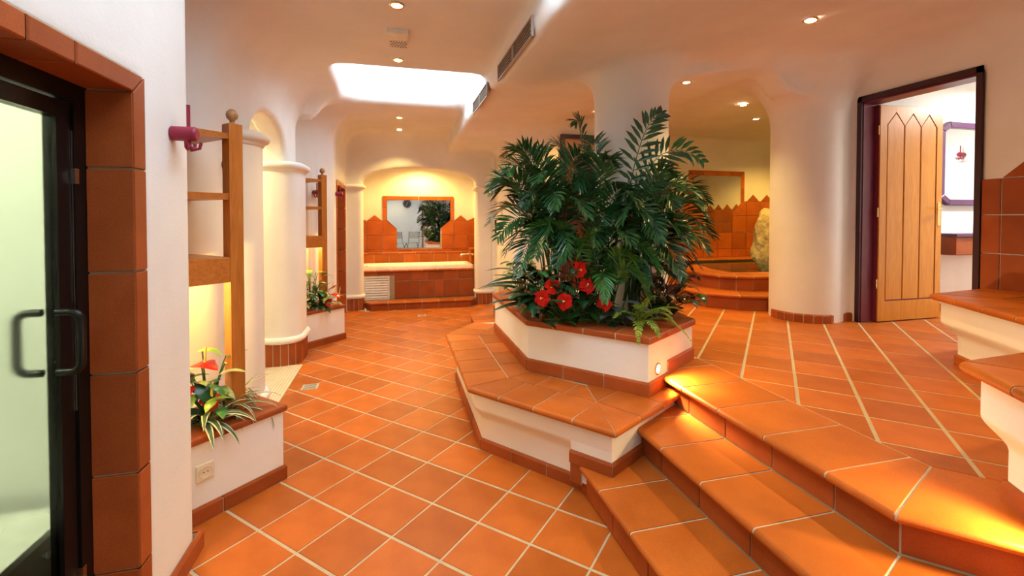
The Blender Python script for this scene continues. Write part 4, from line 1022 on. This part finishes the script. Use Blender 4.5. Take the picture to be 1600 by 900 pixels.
# ------------------------------------------------------------------ plants
def bez(a, b_, c, n): return [(a * (1 - t) ** 2 + b_ * 2 * t * (1 - t) + c * t * t) for t in [i / n for i in range(n + 1)]]
def frond(parent, base, ctrl, tip, leaf_len=.16, n=22, mat='palm', width=.014, start=.32, rr=None, face=None):
    rr = rr or random.Random(hash((round(tip[0], 3), round(tip[1], 3), round(tip[2], 3))) & 0xffff)
    P = bez(Vector(base), Vector(ctrl), Vector(tip), 26); m = MB()
    m.tube(P[::2], .0055, 5, False, .0015)
    N = len(P) - 1; roll = R(rr.uniform(-45, 45)) if mat != 'leaf_fern' else 0
    for k in range(n):
        f = start + (1 - start) * (k + .3) / n; i = min(int(f * N), N - 1); w_ = f * N - i
        p = P[i].lerp(P[i + 1], w_); t = (P[i + 1] - P[i]).normalized()
        side = t.cross(Vector((0, 0, 1))); side = side.normalized() if side.length > .05 else Vector((1, 0, 0)); up = side.cross(t)
        if face is not None: side = t.cross(Vector(face)).normalized(); up = side.cross(t)
        else: side, up = side * math.cos(roll) + up * math.sin(roll), up * math.cos(roll) - side * math.sin(roll)
        prof = math.sin(math.pi * min(1, .18 + .82 * (f - start) / (1 - start)) ** .8) * .75 + .3
        for s in (-1, 1):
            ang = R(62 - 34 * (f - start) / (1 - start) + rr.uniform(-7, 7)); L = leaf_len * prof * rr.uniform(.88, 1.1)
            d = (t * math.cos(ang) + side * s * math.sin(ang) + up * rr.uniform(.05, .30)).normalized()
            wd = d.cross(up).normalized() * (width * rr.uniform(.8, 1.1)); g_ = Vector((0, 0, -1))
            p1 = p + d * L * .35; p2 = p + d * L * .70 + g_ * L * .05; p3 = p + d * L + g_ * L * .16
            V = [p, p1 + wd, p1 - up * .004, p1 - wd, p2 + wd * .72, p2 - up * .003, p2 - wd * .72, p3]
            m.add(V, [(0, 2, 1), (0, 3, 2), (1, 2, 5, 4), (2, 3, 6, 5), (4, 5, 7), (5, 6, 7)])
    return m.build('frond', mat, parent)
def palm(label, base, tips, mat='palm', leaf_len=.20, trunk=.25, width=.0115, face=None, n=28):
    b_ = Vector(base); t = thing('areca_palm', label, 'palm', b_)
    for k in range(4):
        o = Vector((random.uniform(-.06, .06), random.uniform(-.06, .06), 0))
        m = MB(); m.tube([b_ + o * .6, b_ + o + Vector((0, 0, trunk * .5)), b_ + o * 1.5 + Vector((0, 0, trunk + .12 * k))], .013, 7, True, .007); m.build('stem', 'stem_green', t, 60)
    for tip, lift, ll in tips:
        tip = Vector(tip); o = b_ + Vector((random.uniform(-.05, .05), random.uniform(-.05, .05), trunk * .5))
        mid = (o + tip) / 2; ctrl = Vector((o.x * .62 + tip.x * .38, o.y * .62 + tip.y * .38, max(o.z, tip.z) + lift))
        frond(t, o, ctrl, tip, ll * leaf_len, n, mat, width, face=face)
    return t
palm('tall dark green palm at the centre of the raised planter', (1.45, 3.22, .77), [
    ((1.34, 3.25, 2.27), .18, .9), ((1.62, 3.5, 2.18), .15, .9), ((1.15, 3.3, 2.06), .25, 1.),
    ((2.20, 2.95, 1.72), .40, 1.1), ((2.05, 2.85, 1.42), .50, 1.1), ((1.75, 2.72, 1.45), .55, 1.), ((1.10, 2.95, 1.62), .5, 1.), ((1.8, 3.5, 1.95), .2, .9), ((1.50, 2.95, 1.92), .25, 1.), ((1.25, 3.0, 1.75), .4, 1.), ((1.62, 2.8, 1.62), .45, 1.), ((1.38, 2.85, 1.42), .5, 1.), ((1.95, 3.0, 1.55), .5, 1.)])
palm('broad feathered palm with two dark fronds reaching over the column', (1.60, 3.20, .90), [((1.99, 3.10, 2.34), .0, 1.2), ((2.33, 3.05, 1.97), .42, 1.2)], 'palm', .155, .25, .0165, (-.35, -.94, .1), 15)
palm('bushy palm leaning left over the planter rim', (1.20, 3.35, .77), [
    ((.80, 3.15, 1.98), .30, 1.15), ((.70, 3.2, 1.70), .42, 1.15), ((.66, 3.25, 1.50), .45, 1.1), ((.74, 3.05, 1.30), .52, 1.05), ((.98, 2.9, 1.40), .50, 1.0), ((.86, 3.6, 2.05), .3, 1.1),
    ((1.22, 2.75, 1.55), .45, 1.0), ((.72, 3.5, 1.75), .4, 1.1), ((1.3, 3.0, 1.95), .25, 1.), ((.95, 3.0, 1.80), .35, 1.1), ((.80, 2.95, 1.16), .6, .95), ((.76, 3.1, 1.85), .35, 1.1), ((1.02, 2.82, 1.60), .45, 1.), ((1.10, 2.8, 1.28), .55, 1.), ((.90, 2.88, 1.28), .55, 1.), ((.68, 3.05, 1.40), .45, 1.05), ((1.08, 3.4, 2.0), .3, 1.), ((.92, 3.2, 1.62), .5, 1.)])
palm('bushy palm leaning right over the planter rim', (1.75, 3.15, .77), [
    ((2.38, 3.0, 1.40), .55, 1.15), ((2.36, 3.05, 1.66), .45, 1.1), ((2.10, 2.80, 1.20), .62, 1.1), ((1.60, 2.70, 1.25), .60, 1.0), ((1.85, 2.72, 1.62), .35, 1.0), ((2.25, 3.3, 1.82), .3, 1.1),
    ((1.45, 2.72, 1.50), .45, 1.), ((2.22, 2.85, 1.30), .5, 1.05), ((1.95, 2.9, 1.85), .25, 1.), ((2.30, 2.95, 1.52), .5, 1.1), ((2.0, 2.75, 1.35), .5, 1.), ((1.7, 2.66, 1.38), .5, 1.), ((2.18, 3.0, 1.15), .6, 1.), ((1.88, 2.68, 1.15), .6, 1.)])
palm('low arching palm spreading behind the red flowers', (1.40, 3.10, .77), [
    ((1.02, 2.80, 1.22), .40, 1.0), ((.88, 3.1, 1.20), .42, 1.0), ((1.25, 2.70, 1.36), .35, 1.0), ((1.50, 2.68, 1.36), .35, 1.0), ((1.72, 2.68, 1.18), .42, 1.0), ((1.96, 2.78, 1.10), .45, 1.0), ((2.08, 3.0, 1.28), .4, 1.0), ((1.38, 2.72, 1.20), .4, .9), ((1.62, 2.66, 1.10), .42, .9)], 'palm', .17, .10, .0115)
palm('small bright green palm at the front of the planter', (1.42, 2.92, .77), [
    ((1.60, 2.62, 1.02), .42, 1.0), ((1.30, 2.66, 1.00), .42, .9), ((1.72, 2.70, 1.18), .40, .95), ((1.52, 2.60, 1.18), .35, .9), ((.84, 3.0, 1.42), .30, 1.0), ((1.15, 2.72, 1.30), .35, .9)], 'palm_light', .14, .12, .0115)
def blade(parent, base, az, el, L, W, droop, mat, name='leaf', fold=.25, uv=False, tipw=.0, twist=0., shape='oval'):
    """one leaf blade along a drooping midrib"""
    n = 8; p = Vector(base); V = []; F = []; U = []
    h = Vector((math.cos(R(az)), math.sin(R(az)), 0)); side0 = Vector((-h.y, h.x, 0)); e = R(el)
    for i in range(n + 1):
        f = i / n
        if shape == 'oval': w_ = W * math.sin(math.pi * (.06 + .94 * f) ** .75) if f < 1 else tipw
        elif shape == 'heart': w_ = W * (1 - f) ** .7 * (1.25 if f < .3 else 1.1) * (1 if f > .02 else .8)
        else: w_ = W * (1 - f ** 3) * (.55 + .45 * min(1, f * 4))
        d = h * math.cos(e) + Vector((0, 0, math.sin(e))); nrm = d.cross(side0); sd = side0 * math.cos(R(twist)) + nrm * math.sin(R(twist))
        V += [p + sd * w_ + nrm * -w_ * fold, p.copy(), p - sd * w_ + nrm * -w_ * fold]; U += [(0, f), (.5, f), (1, f)]
        p = p + d * (L / n); e -= R(droop) / n
    for i in range(n):
        a = 3 * i; F += [(a, a + 1, a + 4, a + 3), (a + 1, a + 2, a + 5, a + 4)]
    return mesh(name, V, F, mat, parent, 180, U if uv else None)
def leaf_on_stem(parent, base, tip, az, el, L, W, droop, mat, shape='oval', name='leaf', fold=.22):
    b_, t_ = Vector(base), Vector(tip); m = MB(); m.tube(bez(b_, (b_ + t_) / 2 + Vector((0, 0, .05)), t_, 5), .004, 5, False); 
    lf = blade(parent, tip, az, el, L, W, droop, mat, name, fold, shape=shape)
    m.build('stalk', 'stem_green', lf); return lf
def petal_flower(parent, c, nrm, r, mat='red_petal'):
    """hibiscus: five ruffled petals round a yellow column"""
    c = Vector(c); n = Vector(nrm).normalized(); a = n.orthogonal().normalized(); b_ = n.cross(a); m = MB(); rr = random.Random(int(c.x * 9999) & 0xffff)
    for k in range(5):
        th = 2 * math.pi * k / 5 + rr.uniform(-.15, .15); d = a * math.cos(th) + b_ * math.sin(th); s = n.cross(d); V = []; F = []
        nu, nv = 5, 5
        for i in range(nu):
            f = i / (nu - 1)
            for j in range(nv):
                g = j / (nv - 1) * 2 - 1
                w_ = r * (.16 + .62 * math.sin(f * 1.75)); 
                V.append(c + d * (r * f * (1 - .12 * g * g)) + s * (g * w_) + n * (r * (.75 * f - .45 * f * f + .22 * math.sin(4 * g + 2.1 * k) * f * f + .12 * g * f) + .002 * k))
        for i in range(nu - 1):
            for j in range(nv - 1): q = i * nv + j; F.append((q, q + nv, q + nv + 1, q + 1))
        m.add(V, F)
    fl = m.build('flower', mat, parent, 180)
    m = MB(); m.tube([c, c + n * r * .8], .004, 6, True, .006); m.build('stamen', 'spadix', fl)
    return fl
# peace-lily like broad dark leaves at the left of the bed
t = thing('broadleaf_plant', 'broad dark green leaved plant at the left of the raised planter', 'plant', (1.12, 3.3, .77))
for k, (az, el, L, W, dr_) in enumerate(((185, 28, .42, .052, 62), (205, 40, .40, .050, 70), (225, 22, .40, .055, 60), (170, 45, .36, .05, 60), (245, 40, .38, .05, 75), (215, 60, .40, .045, 80), (262, 30, .36, .05, 62), (195, 8, .40, .055, 36), (235, 6, .36, .055, 30), (280, 48, .36, .045, 75), (180, 20, .46, .060, 50), (200, 25, .46, .062, 55), (222, 45, .46, .058, 70), (240, 18, .44, .060, 50), (160, 30, .44, .055, 60), (255, 55, .44, .055, 85), (190, 50, .46, .055, 75), (272, 15, .40, .055, 45))):
    leaf_on_stem(t, (1.10, 3.26, .77), (1.10 + .10 * math.cos(R(az)), 3.20 + .10 * math.sin(R(az)), .90 + .035 * (k % 6)), az, el, L, W, dr_, 'leaf_dark')
t = thing('variegated_plant', 'pale green variegated plant at the far left of the raised planter', 'plant', (1.05, 3.62, .77))
rr = random.Random(3)
for k in range(56):
    az = rr.uniform(120, 300); q = (1.00 + rr.uniform(-.12, .12), 3.50 + rr.uniform(-.32, .2), .84 + rr.uniform(0, .36))
    leaf_on_stem(t, (1.05, 3.6, .77), q, az, rr.uniform(0, 45), rr.uniform(.10, .16), rr.uniform(.026, .038), 60, 'leaf_pale' if k % 3 else 'leaf_mid')
hb = thing('hibiscus', 'red flowering hibiscus at the front of the raised planter', 'plant', (1.2, 2.98, .77))
rr = random.Random(11)
for k in range(110):
    q = (1.18 + rr.uniform(-.29, .34), 2.96 + rr.uniform(-.16, .16) - .25 * rr.uniform(-.2, .2), .82 + rr.uniform(0, .40)); az = rr.uniform(180, 350)
    leaf_on_stem(hb, (1.18, 3.02, .77), q, az, rr.uniform(-5, 50), rr.uniform(.09, .15), rr.uniform(.028, .042), 70, ('leaf_dark', 'leaf_mid', 'leaf_dark')[k % 3])
for c in ((1.172, 2.80, 1.200), (1.012, 2.83, 1.088), (1.232, 2.80, 1.078), (1.075, 2.78, .990), (1.325, 2.74, .975), (.955, 2.87, 1.005)):
    petal_flower(hb, c, (-.25 + rr.uniform(-.9, .7), -1, .35 + rr.uniform(-.5, .8)), .052)
ca = thing('caladium', 'dark wine speckled leafy plant at the right of the raised planter', 'plant', (1.95, 3.05, .77))
rr = random.Random(5)
for k in range(64):
    q = (1.95 + rr.uniform(-.20, .20), 3.0 + rr.uniform(-.20, .22), .85 + rr.uniform(0, .36)); az = rr.uniform(200, 400)
    leaf_on_stem(ca, (1.93, 3.08, .77), q, az, rr.uniform(-20, 35), rr.uniform(.11, .17), rr.uniform(.035, .05), 75, ('leaf_wine', 'leaf_dark', 'leaf_wine')[k % 3], 'heart')
gl = thing('begonia', 'grey lobed leaves between the red flowers and the fern', 'plant', (1.5, 2.85, .77))
for k, (az, dx, dz) in enumerate(((250, -.05, .13), (290, .02, .17), (330, .07, .12), (270, .0, .08), (220, -.1, .09))): leaf_on_stem(gl, (1.5, 2.87, .77), (1.50 + dx, 2.80, .80 + dz), az, 25, .15, .055, 70, 'leaf_grey', 'heart')
# fern
fe = thing('fern', 'bright green fern hanging over the front rim of the planter', 'fern', (1.62, 2.82, .77))
for tip, lift in (((1.415, 2.44, .775), .16), ((1.90, 2.60, .72), .20), ((1.93, 2.72, .885), .16), ((1.58, 2.47, .80), .14), ((1.52, 2.62, .96), .14), ((1.72, 2.56, .92), .15), ((1.80, 2.62, .83), .18), ((1.66, 2.66, 1.02), .12), ((1.36, 2.64, .90), .14)):
    b_ = Vector((1.62, 2.80, .79)); tp = Vector(tip)
    frond(fe, b_, (b_ * .5 + tp * .5) + Vector((0, 0, lift)), tp, .055, 20, 'leaf_fern', .0058, .12)
# plants in the corner planters
def anthurium(label, base, flowers, leaves, flower_mat='red_gloss'):
    t = thing('anthurium', label, 'plant', base); b_ = Vector(base)
    for (p, az, el, L, W, mt) in leaves: leaf_on_stem(t, b_, p, az, el, L * .78, W * .72, 55, mt, 'heart')
    rq = random.Random(31)
    for k in range(22): leaf_on_stem(t, b_, (b_.x + rq.uniform(-.13, .11), b_.y + rq.uniform(-.15, .06), b_.z + rq.uniform(.04, .30)), rq.uniform(-120, 40), rq.uniform(-15, 45), rq.uniform(.08, .14), rq.uniform(.02, .036), 70, ('leaf_dark', 'leaf_mid', 'leaf_pale', 'leaf_dark', 'leaf_lime')[k % 5])
    for (p, az, el, L) in flowers:
        L *= .82; fl = leaf_on_stem(t, b_, p, az, el, L, L * .50, 30, flower_mat, 'heart', 'flower', .1)
        h = Vector((math.cos(R(az)), math.sin(R(az)), 0)); q = Vector(p) + h * L * .22
        m = MB(); m.tube([q, q + h * .012 + Vector((0, 0, .085))], .0075, 8, True, .004); m.build('spadix', 'spadix', fl, 60)
    return t
anthurium('red anthurium with glossy flowers in the nearer corner planter', (-1.02, 2.84, .42), [((-1.025, 2.77, .765), -30, -5, .15), ((-1.09, 2.70, .655), -60, -30, .13), ((-.985, 2.76, .575), -40, -45, .12)],
    [((-1.01, 2.77, .655), -50, -40, .20, .085, 'leaf_dark'), ((-1.03, 2.80, .83), -20, 8, .17, .05, 'leaf_lime'), ((-1.10, 2.78, .74), -80, 10, .16, .055, 'leaf_lime'), ((-.95, 2.85, .68), -10, 20, .18, .05, 'leaf_pale'), ((-.96, 2.84, .60), -25, -10, .16, .05, 'leaf_pale'), ((-1.07, 2.74, .52), -70, -20, .15, .06, 'leaf_dark'), ((-.94, 2.88, .76), 20, 30, .15, .035, 'leaf_mid'), ((-1.08, 2.75, .60), -60, 0, .14, .06, 'leaf_lime')])
def striped(label, base, n, L, seed, a0=0, a1=360, mat='striped_leaf', W=.014, el=(20, 70)):
    t = thing('striped_plant', label, 'plant', base); rr = random.Random(seed)
    for k in range(n):
        az = a0 + (a1 - a0) * (k + rr.uniform(.2, .8)) / n; blade(t, Vector(base) + Vector((rr.uniform(-.02, .02), rr.uniform(-.02, .02), 0)), az, rr.uniform(*el), L * rr.uniform(.75, 1.15), W, rr.uniform(90, 150), mat, 'leaf', .3, True, shape='strap')
    return t
striped('striped agave leaves hanging over the rim of the nearer corner planter', (-1.00, 2.74, .43), 16, .30, 4, -170, 60, W=.020)
striped('striped spider plant beside the ladder post of the nearer corner planter', (-.93, 3.02, .43), 30, .27, 9, -80, 200, W=.008)
striped('striped grass tuft at the front of the nearer corner planter', (-.93, 2.86, .43), 16, .30, 12, -60, 160, W=.011, el=(30, 75))
t = thing('broadleaf_plant', 'yellow green speckled leafy plant in the farther corner planter', 'plant', (-1.02, 5.93, .42)); rr = random.Random(21)
for k in range(34):
    q = (-1.0 + rr.uniform(-.14, .13), 5.92 + rr.uniform(-.14, .13), .50 + rr.uniform(0, .42)); leaf_on_stem(t, (-1.02, 5.95, .42), q, rr.uniform(-160, 40), rr.uniform(-10, 50), rr.uniform(.10, .16), rr.uniform(.028, .042), 60, ('leaf_lime', 'leaf_mid', 'leaf_pale', 'leaf_dark')[k % 4])
anthurium('red anthurium in the farther corner planter', (-.90, 5.98, .42), [((-.80, 6.00, .66), -20, 40, .17), ((-.76, 6.02, .60), -30, -20, .15), ((-.84, 5.97, .54), -60, -40, .16), ((-.72, 6.06, .58), 0, -10, .12)],
    [((-.90, 5.90, .66), -60, -10, .17, .07, 'leaf_mid'), ((-.95, 5.86, .50), -70, -10, .16, .06, 'leaf_dark'), ((-.84, 5.93, .47), -50, -20, .17, .06, 'leaf_dark'), ((-.74, 6.02, .50), -30, 0, .15, .05, 'leaf_pale'), ((-.70, 6.08, .56), 10, 20, .15, .04, 'leaf_mid'), ((-.98, 5.82, .56), -90, 0, .15, .06, 'leaf_dark')])
